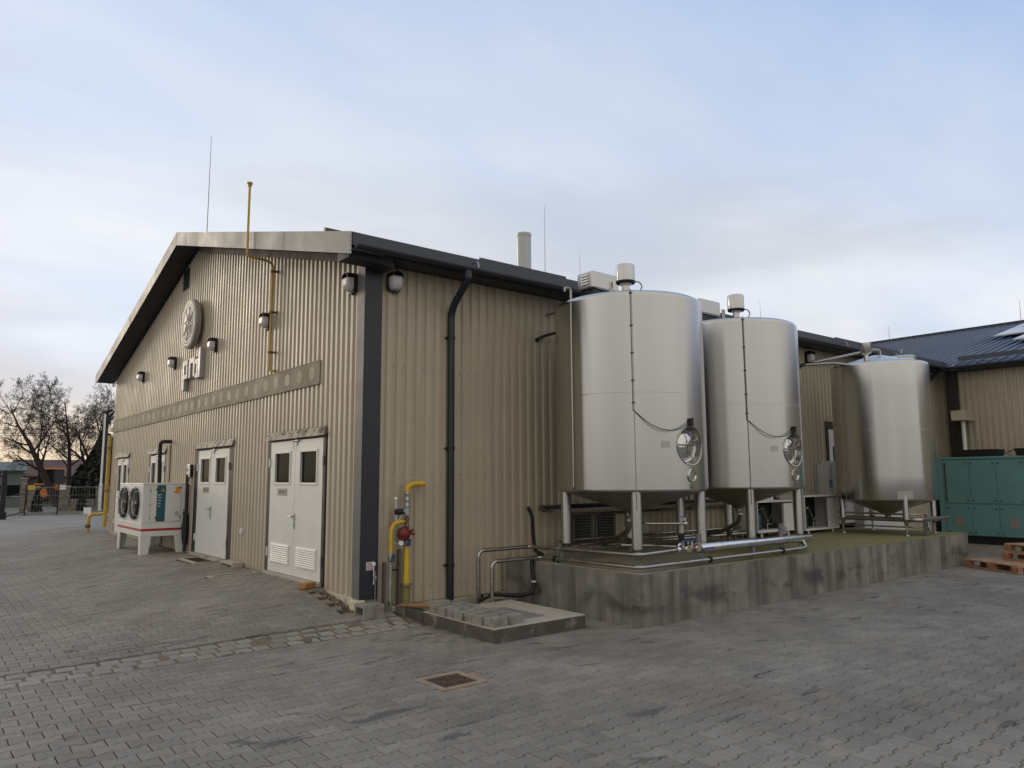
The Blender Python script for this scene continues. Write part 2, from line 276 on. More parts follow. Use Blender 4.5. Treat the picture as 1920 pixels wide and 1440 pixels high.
# ------------------------------------------------------------------ mesh building helpers
ORG = {}                                  # world origin of every object built
class MB:
    def __init__(s): s.v = []; s.f = []; s.mi = []; s.cur = 0
    def add(s, vs, fs):
        o = len(s.v); s.v += [tuple(p) for p in vs]
        for f in fs: s.f.append(tuple(i+o for i in f)); s.mi.append(s.cur)
        return s
    def box(s, x0, x1, y0, y1, z0, z1):
        if x0 > x1: x0, x1 = x1, x0
        if y0 > y1: y0, y1 = y1, y0
        if z0 > z1: z0, z1 = z1, z0
        return s.add([(x0,y0,z0),(x1,y0,z0),(x1,y1,z0),(x0,y1,z0),(x0,y0,z1),(x1,y0,z1),(x1,y1,z1),(x0,y1,z1)],
                     [(0,3,2,1),(4,5,6,7),(0,1,5,4),(1,2,6,5),(2,3,7,6),(3,0,4,7)])
    def obox(s, c, ax, ay, az):           # oriented box: centre and three half-axis vectors
        c = Vector(c); ax = Vector(ax); ay = Vector(ay); az = Vector(az)
        P = [c+i*ax+j*ay+k*az for k in (-1, 1) for i, j in ((-1,-1),(1,-1),(1,1),(-1,1))]
        return s.add(P, [(0,3,2,1),(4,5,6,7),(0,1,5,4),(1,2,6,5),(2,3,7,6),(3,0,4,7)])
    def hexa(s, P):                       # 8 points: 4 bottom ccw, 4 top ccw
        return s.add(P, [(0,3,2,1),(4,5,6,7),(0,1,5,4),(1,2,6,5),(2,3,7,6),(3,0,4,7)])
    def ring(s, c, d, r, n, ref=None):
        d = Vector(d).normalized(); a = Vector(ref) if ref else (Vector((0,0,1)) if abs(d.z) < .9 else Vector((1,0,0)))
        e1 = d.cross(a).normalized(); e2 = d.cross(e1)
        return [Vector(c)+r*(cos(2*pi*i/n)*e1+sin(2*pi*i/n)*e2) for i in range(n)]
    def cyl(s, p0, p1, r0, r1=None, n=16, caps=True):
        r1 = r0 if r1 is None else r1; p0 = Vector(p0); p1 = Vector(p1); d = p1-p0
        A = s.ring(p0, d, r0, n); B = s.ring(p1, d, r1, n)
        F = [(i, (i+1) % n, n+(i+1) % n, n+i) for i in range(n)]
        if caps: F += [tuple(range(n))[::-1], tuple(range(n, 2*n))]
        return s.add(A+B, F)
    def tube(s, pts, r, n=10, bend=0.0, seg=5, caps=True):
        P = [Vector(p) for p in pts]
        if bend:
            Q = [P[0]]
            for i in range(1, len(P)-1):
                a = (P[i-1]-P[i]); b = (P[i+1]-P[i]); k = min(bend, a.length*.45, b.length*.45)
                A = P[i]+a.normalized()*k; B = P[i]+b.normalized()*k
                for j in range(seg+1):
                    u = j/seg; Q.append((1-u)**2*A+2*u*(1-u)*P[i]+u*u*B)
            Q.append(P[-1]); P = Q
        R = []; prev = None; rr = r if isinstance(r, (list, tuple)) else [r]*len(P)
        for i, p in enumerate(P):
            d = (P[min(i+1, len(P)-1)]-P[max(i-1, 0)]).normalized()
            if prev is None:
                a = Vector((0,0,1)) if abs(d.z) < .9 else Vector((1,0,0)); e1 = d.cross(a).normalized()
            else:
                e1 = (prev-d*prev.dot(d)).normalized()
            prev = e1; e2 = d.cross(e1)
            R += [p+rr[min(i, len(rr)-1)]*(cos(2*pi*k/n)*e1+sin(2*pi*k/n)*e2) for k in range(n)]
        F = []
        for i in range(len(P)-1):
            for k in range(n):
                a = i*n+k; b = i*n+(k+1) % n; F.append((a, b, b+n, a+n))
        if caps: F += [tuple(range(n))[::-1], tuple(range((len(P)-1)*n, len(P)*n))]
        return s.add(R, F)
    def lathe(s, c, prof, n=48, axis=None, a0=0, a1=2*pi):     # prof: (r, h) pairs along the axis
        c = Vector(c); d = Vector(axis or (0,0,1)).normalized(); a = Vector((0,0,1)) if abs(d.z) < .9 else Vector((1,0,0))
        e1 = d.cross(a).normalized(); e2 = d.cross(e1); full = abs(a1-a0-2*pi) < 1e-6; m = n if full else n+1
        V = []
        for r, h in prof:
            for k in range(m):
                t = a0+(a1-a0)*k/n; V.append(c+d*h+r*(cos(t)*e1+sin(t)*e2))
        F = []
        for i in range(len(prof)-1):
            for k in range(n):
                p = i*m+k; q = i*m+(k+1) % m; F.append((p, q, q+m, p+m))
        return s.add(V, F)
    def prism(s, poly, ext):              # planar polygon (3d points) extruded by vector
        P = [Vector(p) for p in poly]; e = Vector(ext); n = len(P)
        return s.add(P+[p+e for p in P], [tuple(range(n))[::-1], tuple(range(n, 2*n))]+[(i, (i+1) % n, n+(i+1) % n, n+i) for i in range(n)])
    def build(s, name, mats, parent=None, loc=None, smooth=False, bevel=0, label=None, cat=None, group=None, kind=None, seg=2):
        me = bpy.data.meshes.new(name)
        base = Vector(ORG[parent.name]) if parent else Vector(loc or (0,0,0))
        org = base if loc is None else Vector(loc)
        me.from_pydata([tuple(Vector(p)-org) for p in s.v], [], s.f)
        for m in (mats if isinstance(mats, (list, tuple)) else [mats]): me.materials.append(MT[m])
        if any(s.mi): me.polygons.foreach_set('material_index', s.mi)
        bm = bmesh.new(); bm.from_mesh(me); bmesh.ops.recalc_face_normals(bm, faces=bm.faces); bm.to_mesh(me); bm.free()
        if smooth:
            me.polygons.foreach_set('use_smooth', [True]*len(me.polygons))
            try: me.set_sharp_from_angle(angle=radians(38))
            except Exception: pass
        o = bpy.data.objects.new(name, me); COL.objects.link(o)
        ORG[o.name] = org
        if parent: o.parent = parent; o.location = org-base
        else: o.location = org
        if bevel:
            md = o.modifiers.new('bevel', 'BEVEL'); md.width = bevel; md.segments = seg; md.limit_method = 'ANGLE'; md.angle_limit = radians(40)
        tag(o, label, cat, group, kind)
        return o
def tag(o, label=None, cat=None, group=None, kind=None):
    if label: o['label'] = label
    if cat: o['category'] = cat
    if group: o['group'] = group
    if kind: o['kind'] = kind
    return o
def thing(name, loc, label, cat, group=None):
    o = bpy.data.objects.new(name, None); COL.objects.link(o); o.location = loc; o.empty_display_size = .2; ORG[o.name] = Vector(loc)
    return tag(o, label, cat, group)
def ss(a, b, t):
    t = max(0, min(1, (t-a)/(b-a))); return t*t*(3-2*t)
def G(x, y):                              # height of the paved yard: ramps up to the door sills
    return .275*ss(-3.6, -.25, x)*(1-ss(.25, 1.0, x))*ss(-1.1, 1.4, y)*(1-ss(18, 26, y))
def copy_tree(o, parent=None, delta=(0,0,0)):
    c = o.copy(); COL.objects.link(c); ORG[c.name] = Vector(ORG[o.name])+Vector(delta)
    c.parent = parent
    if parent is None: c.location = Vector(o.location)+Vector(delta)
    for ch in list(o.children): copy_tree(ch, c, delta)
    return c

# ================================================================== THE SETTING
# open country: one sheet to the horizon, falling a little beyond the street
def terrain():
    def zt(x, y):
        return -.06-.75*ss(44, 80, y)-.6*ss(40, 120, x)
    xs = [-900, -400, -200, -100, -60, -40, -25, -15, -8, 0, 6, 12, 20, 30, 45, 70, 110, 200, 400, 900]
    ys = [-900, -300, -100, -40, -20, -8, 0, 10, 20, 30, 38, 42, 46, 52, 58, 64, 70, 76, 82, 90, 110, 150, 250, 500, 1200]
    b = MB(); V = [(x, y, zt(x, y)) for y in ys for x in xs]; n = len(xs)
    b.add(V, [(j*n+i, j*n+i+1, (j+1)*n+i+1, (j+1)*n+i) for j in range(len(ys)-1) for i in range(n-1)])
    return b.build('ground', 'field', kind='structure', smooth=True), zt
ground, ZT = terrain()

# --- things that interrupt the paving
HOLES = [(-.08, 40, -.02, 15.05), (.15, 18, -.16, .2), (.37, 1.73, -2.21, .2), (2.14, 11.57, -2.66, .2), (-.97, -.49, -3.28, -2.81), (-.52, -.09, 5.08, 6.1), (-.86, -.1, 3.06, 3.30), (-.24, 0, -.10, .98), (17.2, 40, -12, 2)]
def blocked(x, y):
    return any(a < x < b and c < y < d for a, b, c, d in HOLES)
RUNX, ROWY = .2, .142
def paver_here(x, y):
    dx, dy = x-CAM[0], y-CAM[1]
    return dx*dx+dy*dy < 27**2 and in_view(x, y) and y < 25 and not blocked(x, y)
# bed of sand under the stones; beyond the last stones the material shows the pattern
def bed():
    x0, x1, y0, y1, st = -30, 34, -24, 41, .5
    b = MB(); nx = int((x1-x0)/st)+1; ny = int((y1-y0)/st)+1
    V = [(x0+i*st, y0+j*st, G(x0+i*st, y0+j*st)-.022+.014*(not in_view(x0+i*st, y0+j*st, 0, 420))) for j in range(ny) for i in range(nx)]
    b.v = V
    for j in range(ny-1):
        for i in range(nx-1):
            cx_, cy_ = x0+(i+.5)*st, y0+(j+.5)*st
            b.f.append((j*nx+i, j*nx+i+1, (j+1)*nx+i+1, (j+1)*nx+i))
            near = (cx_-CAM[0])**2+(cy_-CAM[1])**2 < 26.4**2 and in_view(cx_, cy_, 0, 200) and cy_ < 24.6
            b.mi.append(0 if near else 1)
    return b.build('pavement', ['sand', 'yard'], kind='structure')
pave = bed()
# one bone-shaped interlocking stone, 200 x 160 mm
OUT = [(-.0968,-.0785),(-.061,-.0785),(-.040,-.0570),(.040,-.0570),(.061,-.0785),(.0968,-.0785),(.0968,.0785),(.061,.0785),(.040,.0570),(-.040,.0570),(-.061,.0785),(-.0968,.0785)]
def stone_geo(out, inset=.006, drop=.006, depth=.022):
    n = len(out); ins = []
    for i in range(n):
        p, a, q = Vector(out[i-1]), Vector(out[i]), Vector(out[(i+1) % n])
        d1 = (a-p).normalized(); d2 = (q-a).normalized(); n1 = Vector((-d1.y, d1.x)); n2 = Vector((-d2.y, d2.x))
        m = (n1+n2).normalized(); k = inset/max(.5, m.dot(n1)); ins.append(a+m*k)
    V = [(p.x, p.y, 0) for p in ins]+[(x, y, -drop) for x, y in out]+[(x, y, -depth) for x, y in out]
    F = [tuple(range(n))]+[(i+n, (i+1) % n+n, (i+1) % n, i) for i in range(n)]+[(i+2*n, (i+1) % n+2*n, (i+1) % n+n, i+n) for i in range(n)]
    return V, F
SV, SF = stone_geo(OUT)
STRIP = (-.89, -.39)                       # drain strip laid with wide joints
spots = []
for j in range(int(-24/ROWY), int(26/ROWY)):
    y = j*ROWY
    for i in range(-60, 180):
        x = i*RUNX+(.1 if j % 2 else 0)
        if STRIP[0] < y < STRIP[1] and x < .42: continue
        if paver_here(x, y): spots.append((x, y))
def seen(x, y):                            # strictly inside the picture
    return in_view(x, y, 0, -10) and (Vector((x, y, 0))-Vector(CAM)).dot(fw) > 1
vis = sorted([s for s in spots if seen(*s)], key=lambda s: (s[0]-CAM[0])**2+(s[1]-CAM[1])**2)
BIG = set(vis[:300])
pm = bpy.data.meshes.new('paver'); pm.from_pydata(SV, [], SF); pm.materials.append(MT['paver'])
def slope_rot(x, y):
    e = .05; gx = (G(x+e, y)-G(x-e, y))/(2*e); gy = (G(x, y+e)-G(x, y-e))/(2*e); return gx, gy
fld = MB()
for (x, y) in spots:
    dz = random.gauss(0, .0012); tx, ty = random.gauss(0, .006), random.gauss(0, .006); gx, gy = slope_rot(x, y); z = G(x, y)+dz
    if (x, y) in BIG:
        o = bpy.data.objects.new('paver', pm); COL.objects.link(o); o.parent = pave
        o.location = (x, y, z); o.rotation_euler = (ty+gy, -(tx+gx), random.gauss(0, .006))
    else:
        far = (x-CAM[0])**2+(y-CAM[1])**2 > 12**2
        n = 24 if far else 36
        fld.add([(x+a, y+b, z+c+(tx+gx)*a+(ty+gy)*b) for a, b, c in SV[:n]], SF[:13] if far else SF)
fld.build('paver_field', 'paver', parent=pave, kind='stuff')
# drain strip: two and a half rows of rectangular stones with open joints
DV, DF = stone_geo([(-.080,-.073),(.080,-.073),(.080,.073),(-.080,.073)], .010, .009, .02)
dm = bpy.data.meshes.new('drain_stone'); dm.from_pydata(DV, [], DF); dm.materials.append(MT['drain'])
for r in range(3):
    y = STRIP[0]+.088+r*.161; x = -6.2+.06*r
    while x < .3:
        if paver_here(x, y):
            o = bpy.data.objects.new('drain_stone', dm); COL.objects.link(o); o.parent = pave
            gx, gy = slope_rot(x, y)
            o.location = (x+random.gauss(0, .008), y+random.gauss(0, .004), G(x, y)-.004+random.gauss(0, .002)); o.rotation_euler = (gy+random.gauss(0, .015), -gx+random.gauss(0, .015), random.gauss(0, .05))
        x += .180
MB().add([(-7, STRIP[0]-.02, G(-7, -.5)-.012), (-3.6, STRIP[0]-.02, -.012), (-3.6, STRIP[1]+.02, -.012), (-7, STRIP[1]+.02, -.012)]+[(x, y, G(x, y)-.012) for x in (-2.8, -2, -1.2, -.6, -.2, .1, .4) for y in (STRIP[0]-.02, STRIP[1]+.02)], [(0, 1, 2, 3), (1, 4, 5, 2)]+[(4+2*k, 6+2*k, 7+2*k, 5+2*k) for k in range(6)]).build('joint_sand', 'sandb', parent=pave)
# street and verge beyond the yard
MB().box(-40, 60, 36.4, 43.9, -.08, -.014).build('road', 'road', kind='structure')
b = MB()
b.box(-20, 9, 35.6, 35.75, -.05, .10); b.build('kerb', 'kerb', kind='structure')
b = MB(); b.box(-1.2, 9, 35.76, 36.3, -.03, .05); b.build('grass_verge', 'grass', kind='stuff')
b = MB(); b.prism([(2.2, 27.0, -.03), (5.5, 22.0, -.03), (5.5, 31, -.03), (2.6, 30, -.03)], (0, 0, .07))
b.build('grass_patch', 'grass', kind='stuff')
b = MB(); b.prism([(2.05, 26.95, -.03), (5.4, 21.85, -.03), (5.5, 22, -.03), (2.2, 27.0, -.03)], (0, 0, .12)); b.build('garden_kerb', 'kerb', kind='structure')

# ================================================================== MAIN HALL
WID = 14.97; RIDGE_Y = WID/2; SLOPE = .266; EAVE_Z = 4.46; XEND = 17.3
def roof_z(y): return 4.79+SLOPE*(RIDGE_Y-abs(y-RIDGE_Y))        # top of the roof deck
hall = thing('production_hall', (0, 0, 0), 'beige corrugated metal hall with dark gabled roof and white double doors', 'building')
P_, CR, SLP, DEP = .15, .060, .020, .032      # rib pitch, crest, flank, depth
def profile(s0, s1, extra=()):
    pts = set([round(s0, 4), round(s1, 4)]+[round(e, 4) for e in extra if s0 < e < s1])
    k = math.floor(s0/P_)-1
    while k*P_ < s1+P_:
        for q in (0, CR, CR+SLP, P_-SLP):
            s = round(k*P_+q, 4)
            if s0 < s < s1: pts.add(s)
        k += 1
    return sorted(pts)
def dep(s):
    q = s % P_
    if q <= CR: return DEP
    if q <= CR+SLP: return DEP*(1-(q-CR)/SLP)
    if q <= P_-SLP: return 0
    return DEP*(q-(P_-SLP))/SLP
def cladding(s_a, s_b, to_world, zbot, ztop, openings, parent, panel=1.05):
    s = s_a
    while s < s_b-.02:
        e = min(s+panel, s_b); b = MB(); pts = profile(s, e, [v for o in openings for v in o[:2]])
        for i in range(len(pts)-1):
            u, v = pts[i], pts[i+1]; mid = (u+v)/2
            bands = [(zbot, None)]
            for oa, ob, oz0, oz1 in openings:
                if oa < mid < ob: bands = ([(zbot, oz0)] if oz0 > zbot+.02 else [])+[(oz1, None)]
            for z0, z1 in bands:
                zu, zv = (ztop(u), ztop(v)) if z1 is None else (z1, z1)
                b.add([to_world(u, dep(u+1e-6), z0), to_world(v, dep(v-1e-6), z0), to_world(v, dep(v-1e-6), zv), to_world(u, dep(u+1e-6), zu)], [(0, 1, 2, 3)])
        b.build('cladding_panel', 'clad', parent=parent)
        s = e
DOORS = [(1.03, 3.13), (4.74, 7.02), (9.17, 10.65), (12.69, 14.24)]
def gable_top(y): return 4.50+SLOPE*(RIDGE_Y-abs(y-RIDGE_Y))
cladding(.16, WID-.05, lambda s, d, z: (-.004-d, s, z), .225, gable_top, [(a, c, 0, 2.33) for a, c in DOORS], hall)
cladding(.205, XEND-.02, lambda s, d, z: (s, -.004-d, z), .12, lambda s: 4.52, [], hall)
# solid walls behind the sheets, leaving the door recesses
b = MB(); ed = [0.0]+[v for d in DOORS for v in d]+[WID]
for i in range(0, len(ed), 2): b.box(.0, .25, ed[i]+.0005, ed[i+1]-.0005, .02, 2.34)
b.prism([(0, .0, 2.34), (0, WID, 2.34), (0, WID, 4.45), (0, RIDGE_Y, gable_top(RIDGE_Y)-.05), (0, 0, 4.45)], (.25, 0, 0))
b.build('front_wall', 'plinthw', parent=hall)
b = MB(); b.box(.252, XEND, .003, .25, -.1, 4.5); b.build('side_wall', 'plinthw', parent=hall)
b = MB(); b.box(.252, XEND+6, WID-.25, WID, -.1, 4.5); b.build('rear_wall', 'clad', parent=hall)
# rendered base course and the block it ends in
for i in range(0, len(ed), 2):
    MB().box(-.065, -.003, ed[i] if i else .10, ed[i+1], -.05, .235).build('base_course', 'plinthw', parent=hall, bevel=.006)
b = MB().box(-.115, .02, -.085, .098, .0, .225); b.build('base_course', 'plinthw', parent=hall, bevel=.015)
b = MB().box(.205, XEND, -.13, -.002, -.05, .112); b.build('base_course', 'concp', parent=hall, bevel=.006)
# corner flashing: grey face to the front, anthracite to the side
b = MB().box(-.052, -.002, -.052, .155, .226, 4.46); b.build('corner_flashing', 'flash', parent=hall, bevel=.004)
b = MB().box(-.0535, .2, -.056, -.0525, .222, 4.44); b.box(.1985, .202, -.0525, -.004, .222, 4.44); b.build('corner_flashing', 'anth', parent=hall)
for z in (.9, 2.1, 3.3): MB().cyl((.197, -.056, z), (.197, -.064, z), .007, n=8).build('rivet', 'black', parent=hall)
# roof decks
OX = -.47; EY = -.47
def slab(x0, x1, ya, yb, za, zb, t):
    return [(x0, ya, za-t), (x1, ya, za-t), (x1, yb, zb-t), (x0, yb, zb-t), (x0, ya, za), (x1, ya, za), (x1, yb, zb), (x0, yb, zb)]
ROOFX = 27
b = MB(); b.hexa(slab(OX+.006, ROOFX, EY, RIDGE_Y, roof_z(EY), roof_z(RIDGE_Y), .10)); b.build('roof', 'roof', parent=hall)
b = MB(); b.hexa(slab(OX+.006, ROOFX, RIDGE_Y+.001, WID-EY, roof_z(RIDGE_Y)+.001, roof_z(WID-EY), .10)); b.build('roof', 'roof', parent=hall)
b = MB(); b.prism([(OX+.02, RIDGE_Y-.16, roof_z(RIDGE_Y)-.03), (OX+.02, RIDGE_Y, roof_z(RIDGE_Y)+.03), (OX+.02, RIDGE_Y+.16, roof_z(RIDGE_Y)-.03)], (ROOFX, 0, 0)); b.build('ridge_cap', 'roof', parent=hall)
# soffits of the gable overhang
def rake(y0, y1, x0, x1, off, t):
    return slab(x0, x1, y0, y1, roof_z(y0)-off, roof_z(y1)-off, t)
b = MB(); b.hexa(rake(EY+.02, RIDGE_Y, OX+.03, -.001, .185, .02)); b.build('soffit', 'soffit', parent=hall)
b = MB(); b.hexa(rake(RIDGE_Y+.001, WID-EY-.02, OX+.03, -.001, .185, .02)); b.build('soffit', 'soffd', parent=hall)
for y0, y1 in ((.16, 2.4), (2.42, 5.0), (5.02, 7.3)):           # rough ledger board under the right slope
    b = MB(); b.hexa(rake(y0, y1, -.075, -.036, .215, .11)); b.build('ledger_board', 'soffit', parent=hall)
# eave soffit box end and underside
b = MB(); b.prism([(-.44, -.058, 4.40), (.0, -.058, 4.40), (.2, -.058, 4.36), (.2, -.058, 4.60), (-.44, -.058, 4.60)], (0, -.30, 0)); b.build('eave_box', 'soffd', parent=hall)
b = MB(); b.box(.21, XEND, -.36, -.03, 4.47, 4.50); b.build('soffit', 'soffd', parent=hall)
# fascia: riveted galvanised sheets
cuts = [EY-.02, 1.65, 3.0, 4.25, 5.6, 6.75, RIDGE_Y]
H_F = .26
def fascia(y0, y1, k):
    sx = random.uniform(-.002, .002)
    b = MB(); z0, z1 = roof_z(y0), roof_z(y1)
    b.hexa([(OX-.006+sx, y0, z0-H_F), (OX+.004, y0, z0-H_F), (OX+.004, y1, z1-H_F), (OX-.006+sx, y1, z1-H_F), (OX-.006+sx, y0, z0+.02), (OX+.004, y0, z0+.02), (OX+.004, y1, z1+.02), (OX-.006+sx, y1, z1+.02)])
    b.hexa([(OX+.0045, y0, z0+.008), (OX+.12, y0, z0+.008), (OX+.12, y1, z1+.008), (OX+.0045, y1, z1+.008), (OX+.0045, y0, z0+.02), (OX+.12, y0, z0+.02), (OX+.12, y1, z1+.02), (OX+.0045, y1, z1+.02)])
    o = b.build('fascia_panel', 'fascia', parent=hall)
    for q in range(4):
        y = y0+.03; z = roof_z(y)-.04-q*.06
        MB().cyl((OX-.006+sx, y, z), (OX-.011, y, z), .007, n=8).build('rivet', 'printd', parent=o)
for i in range(len(cuts)-1): fascia(cuts[i]+.0015, cuts[i+1]-.0015, i)
cuts = [RIDGE_Y, 9.4, 11.4, 13.4, WID+.49]
for i in range(len(cuts)-1): fascia(cuts[i]+.0015, cuts[i+1]-.0015, i)
# eave flashing, gutter and its brackets
b = MB(); b.box(OX+.02, XEND-.4, EY-.012, EY-.002, 4.52, 4.680); b.build('eave_flashing', 'roof', parent=hall)
def gutter(b, p0, p1, side, r=.052):
    p0, p1 = Vector(p0), Vector(p1); V = []; n = 10
    for rr in (r, r-.006):
        for p in (p0, p1):
            for k in range(n+1):
                a = pi*k/n; V.append(p+Vector(side)*cos(a)*rr+Vector((0, 0, -1))*sin(a)*rr)
    m = n+1; F = []
    for k in range(n):
        F.append((k, k+1, m+k+1, m+k)); F.append((2*m+k, 3*m+k, 3*m+k+1, 2*m+k+1))
    F += [tuple(range(m)), tuple(range(m, 2*m))]
    for e in (0, n): F.append((e, m+e, 3*m+e, 2*m+e))
    b.add(V, F)
b = MB(); gutter(b, (OX+.03, -.537, 4.510), (XEND-.4, -.537, 4.510), (0, -1, 0)); gut = b.build('gutter', 'anth', parent=hall, smooth=True)
for x in [1.36, 4.2, 6.6, 9.0, 11.4, 13.8]:
    MB().tube([(x, -.485, 4.60), (x, -.52, 4.62), (x, -.59, 4.60), (x, -.600, 4.52)], .009, 6, bend=.03).build('bracket', 'galv', parent=gut)
# downpipe
b = MB(); b.tube([(1.22, -.537, 4.47), (1.22, -.537, 4.34), (1.26, -.09, 4.02), (1.26, -.09, .10)], .050, 14, bend=.16, seg=6); dpipe = b.build('downpipe', 'anth', parent=hall, smooth=True)
for z in (3.62, 2.1, .55):
    b = MB(); b.lathe((1.26, -.09, z), [(.050, -.018), (.060, -.018), (.060, .018), (.050, .018)], 16); b.box(1.19, 1.21, -.09, -.03, z-.012, z+.012); b.build('pipe_clip', 'black', parent=dpipe)
MB().lathe((1.22, -.537, 4.42), [(.054, -.06), (.062, -.06), (.062, .02), (.054, .02)], 16).build('pipe_collar', 'anth', parent=dpipe)
# far-end downpipe near the wing
b = MB(); b.tube([(16.6, -.5, 4.5), (16.6, -.12, 4.2), (16.6, -.12, .1)], .05, 10, bend=.12); b.build('downpipe', 'anth', parent=hall, smooth=True)

# doors ------------------------------------------------------------
def door(ya, yb, leafs, lo, hi, louv, handle_y, sign, sill=.313):
    # ya..yb opening, leafs list of (y0,y1); hi top of leaf
    d = MB(); d.box(.02, .06, ya, yb, sill-.1, 2.33); dr = d.build('double_door', 'brownf', parent=hall)
    b = MB(); b.box(-.030, .019, ya+.001, leafs[0][0]-.004, sill-.06, 2.30); b.box(-.030, .019, leafs[-1][1]+.004, yb-.001, sill-.06, 2.30); b.box(-.030, .019, leafs[0][0]-.004, leafs[-1][1]+.004, hi+.004, 2.30); b.build('frame', 'brownf', parent=dr, bevel=.004)
    b = MB(); b.hexa([(-.085, ya-.02, 2.292), (-.0305, ya-.02, 2.302), (-.0305, yb+.02, 2.302), (-.085, yb+.02, 2.292), (-.045, ya-.02, 2.41), (-.0305, ya-.02, 2.425), (-.0305, yb+.02, 2.425), (-.045, yb+.02, 2.41)]); lt = b.build('lintel_flashing', 'lintel', parent=dr)
    for k in range(8):
        y = ya+.06+(yb-ya-.12)*k/7; MB().cyl((-.055, y, 2.375), (-.066, y, 2.372), .009, n=8).build('screw', 'printd', parent=dr)
    b = MB(); b.box(-.10, .0, ya+.05, yb-.05, sill-.05, sill-.004); b.build('threshold', 'concp', parent=dr)
    for i, (y0, y1) in enumerate(leafs):
        w0, w1 = y0+.20*(y1-y0), y1-.20*(y1-y0); z0, z1 = lo
        b = MB()
        b.box(-.034, .012, y0+.002, w0, sill+.004, hi); b.box(-.034, .012, w1, y1-.002, sill+.004, hi)
        b.box(-.034, .012, w0+.0002, w1-.0002, sill+.004, z0); b.box(-.034, .012, w0+.0002, w1-.0002, z1, hi)
        b.build('leaf', 'white', parent=dr)
        f = MB(); t = .028
        f.box(-.046, -.0345, w0-t, w0+.006, z0-t, z1+t); f.box(-.046, -.0345, w1-.006, w1+t, z0-t, z1+t)
        f.box(-.0455, -.0345, w0+.006, w1-.006, z0-t, z0+.006); f.box(-.0455, -.0345, w0+.006, w1-.006, z1-.006, z1+t)
        f.build('window_frame', 'white', parent=dr, bevel=.004)
        MB().box(-.012, -.006, w0, w1, z0, z1).build('pane', 'glass', parent=dr)
        if louv:
            la, lb = y0+.12*(y1-y0)+.03, y1-.12*(y1-y0)-.03; f = MB()
            f.box(-.042, -.0345, la-.02, lb+.02, .445, .745); f.build('louvre_frame', 'white', parent=dr, bevel=.003)
            for k in range(9):
                z = .475+k*.030; MB().add([(-.0425, la, z+.016), (-.0425, lb, z+.016), (-.058, lb, z-.002), (-.058, la, z-.002), (-.0425, la, z-.006), (-.0425, lb, z-.006)], [(0,1,2,3),(3,2,5,4),(0,3,4),(1,5,2)]).build('louvre_slat', 'white', parent=dr)
    for y in (leafs[0][0]-.015, leafs[-1][1]+.018):
        for z in (sill+.22, hi-.38): MB().cyl((-.046, y, z), (-.046, y, z+.13), .014, n=10).build('hinge', 'white', parent=dr)
    b = MB(); b.box(-.044, -.0345, handle_y-.018, handle_y+.018, .98, 1.20); b.cyl((-.044, handle_y, 1.16), (-.085, handle_y, 1.16), .010, n=8); b.tube([(-.085, handle_y, 1.16), (-.088, handle_y+.12, 1.16)], .011, 8); b.cyl((-.0445, handle_y, 1.04), (-.052, handle_y, 1.04), .012, n=8); b.build('handle', 'galv', parent=dr)
    ms = (leafs[0][1]+leafs[-1][0])/2
    b = MB(); b.box(-.050, -.0345, ms-.06, ms-.01, hi-.07, hi+.01); b.tube([(-.05, ms-.14, hi-.01), (-.055, ms+.08, hi-.015)], .012, 8); b.tube([(-.055, ms+.05, hi-.03), (-.06, ms+.05, hi-.12), (-.06, ms+.02, hi-.14)], .006, 6); b.build('bolt', 'galv', parent=dr)
    if sign:
        y0, y1 = sign; s = MB().box(-.0395, -.0345, y0, y1, 1.455, 1.56).build('sign_plate', 'sign', parent=dr, bevel=.002)
        b = MB()
        for k in range(5): yy = y0+(y1-y0)*(.22+.13*k); b.box(-.0405, -.0396, yy, yy+(y1-y0)*.085, 1.488, 1.53)
        b.build('sign_lettering', 'printd', parent=dr)
    return dr
WZ = (1.64, 2.09)
door(1.03, 3.13, [(1.11, 2.04), (2.045, 3.0)], WZ, 2.265, True, 2.02, (2.32, 2.68))
door(4.74, 7.02, [(4.97, 5.86), (5.865, 6.77)], WZ, 2.25, False, 5.90, (6.05, 6.40))
door(9.17, 10.65, [(9.30, 9.90), (9.905, 10.52)], (1.40, 2.09), 2.25, False, 9.9, None)
door(12.69, 14.24, [(12.82, 13.46), (13.465, 14.11)], (1.40, 2.09), 2.25, False, 13.46, None)
# decorative band of three sheets with printed rosettes
BZ0, BZ1 = 3.024, 3.361
for y0, y1 in ((1.253, 6.60), (6.606, 11.16), (11.166, WID-.06)):
    b = MB(); b.box(-.052, -.040, y0, y1, BZ0, BZ1); b.box(-.056, -.0525, y0, y1, BZ1-.012, BZ1); b.box(-.056, -.0525, y0, y1, BZ0, BZ0+.010)
    bp_ = b.build('band_panel', 'band', parent=hall)
    n = int((y1-y0)/.445)
    for k in range(n):
        yc = y0+.26+k*.445; zc = (BZ0+BZ1)/2; m = MB()
        if yc > y1-.08: continue
        def disc(r0, r1, nn=20):
            m.lathe((-.0535, yc, zc), [(r0, 0), (r1, 0)], nn, axis=(-1, 0, 0))
        disc(.068, .086); disc(.0, .018, 10)
        for q in range(8):
            a = q*pi/4; cy_, cz_ = yc+.045*cos(a), zc+.045*sin(a)
            m.lathe((-.0535, cy_, cz_), [(.008, 0), (.019, 0)], 10, axis=(-1, 0, 0))
        m.build('rosette', 'bandlight', parent=bp_)
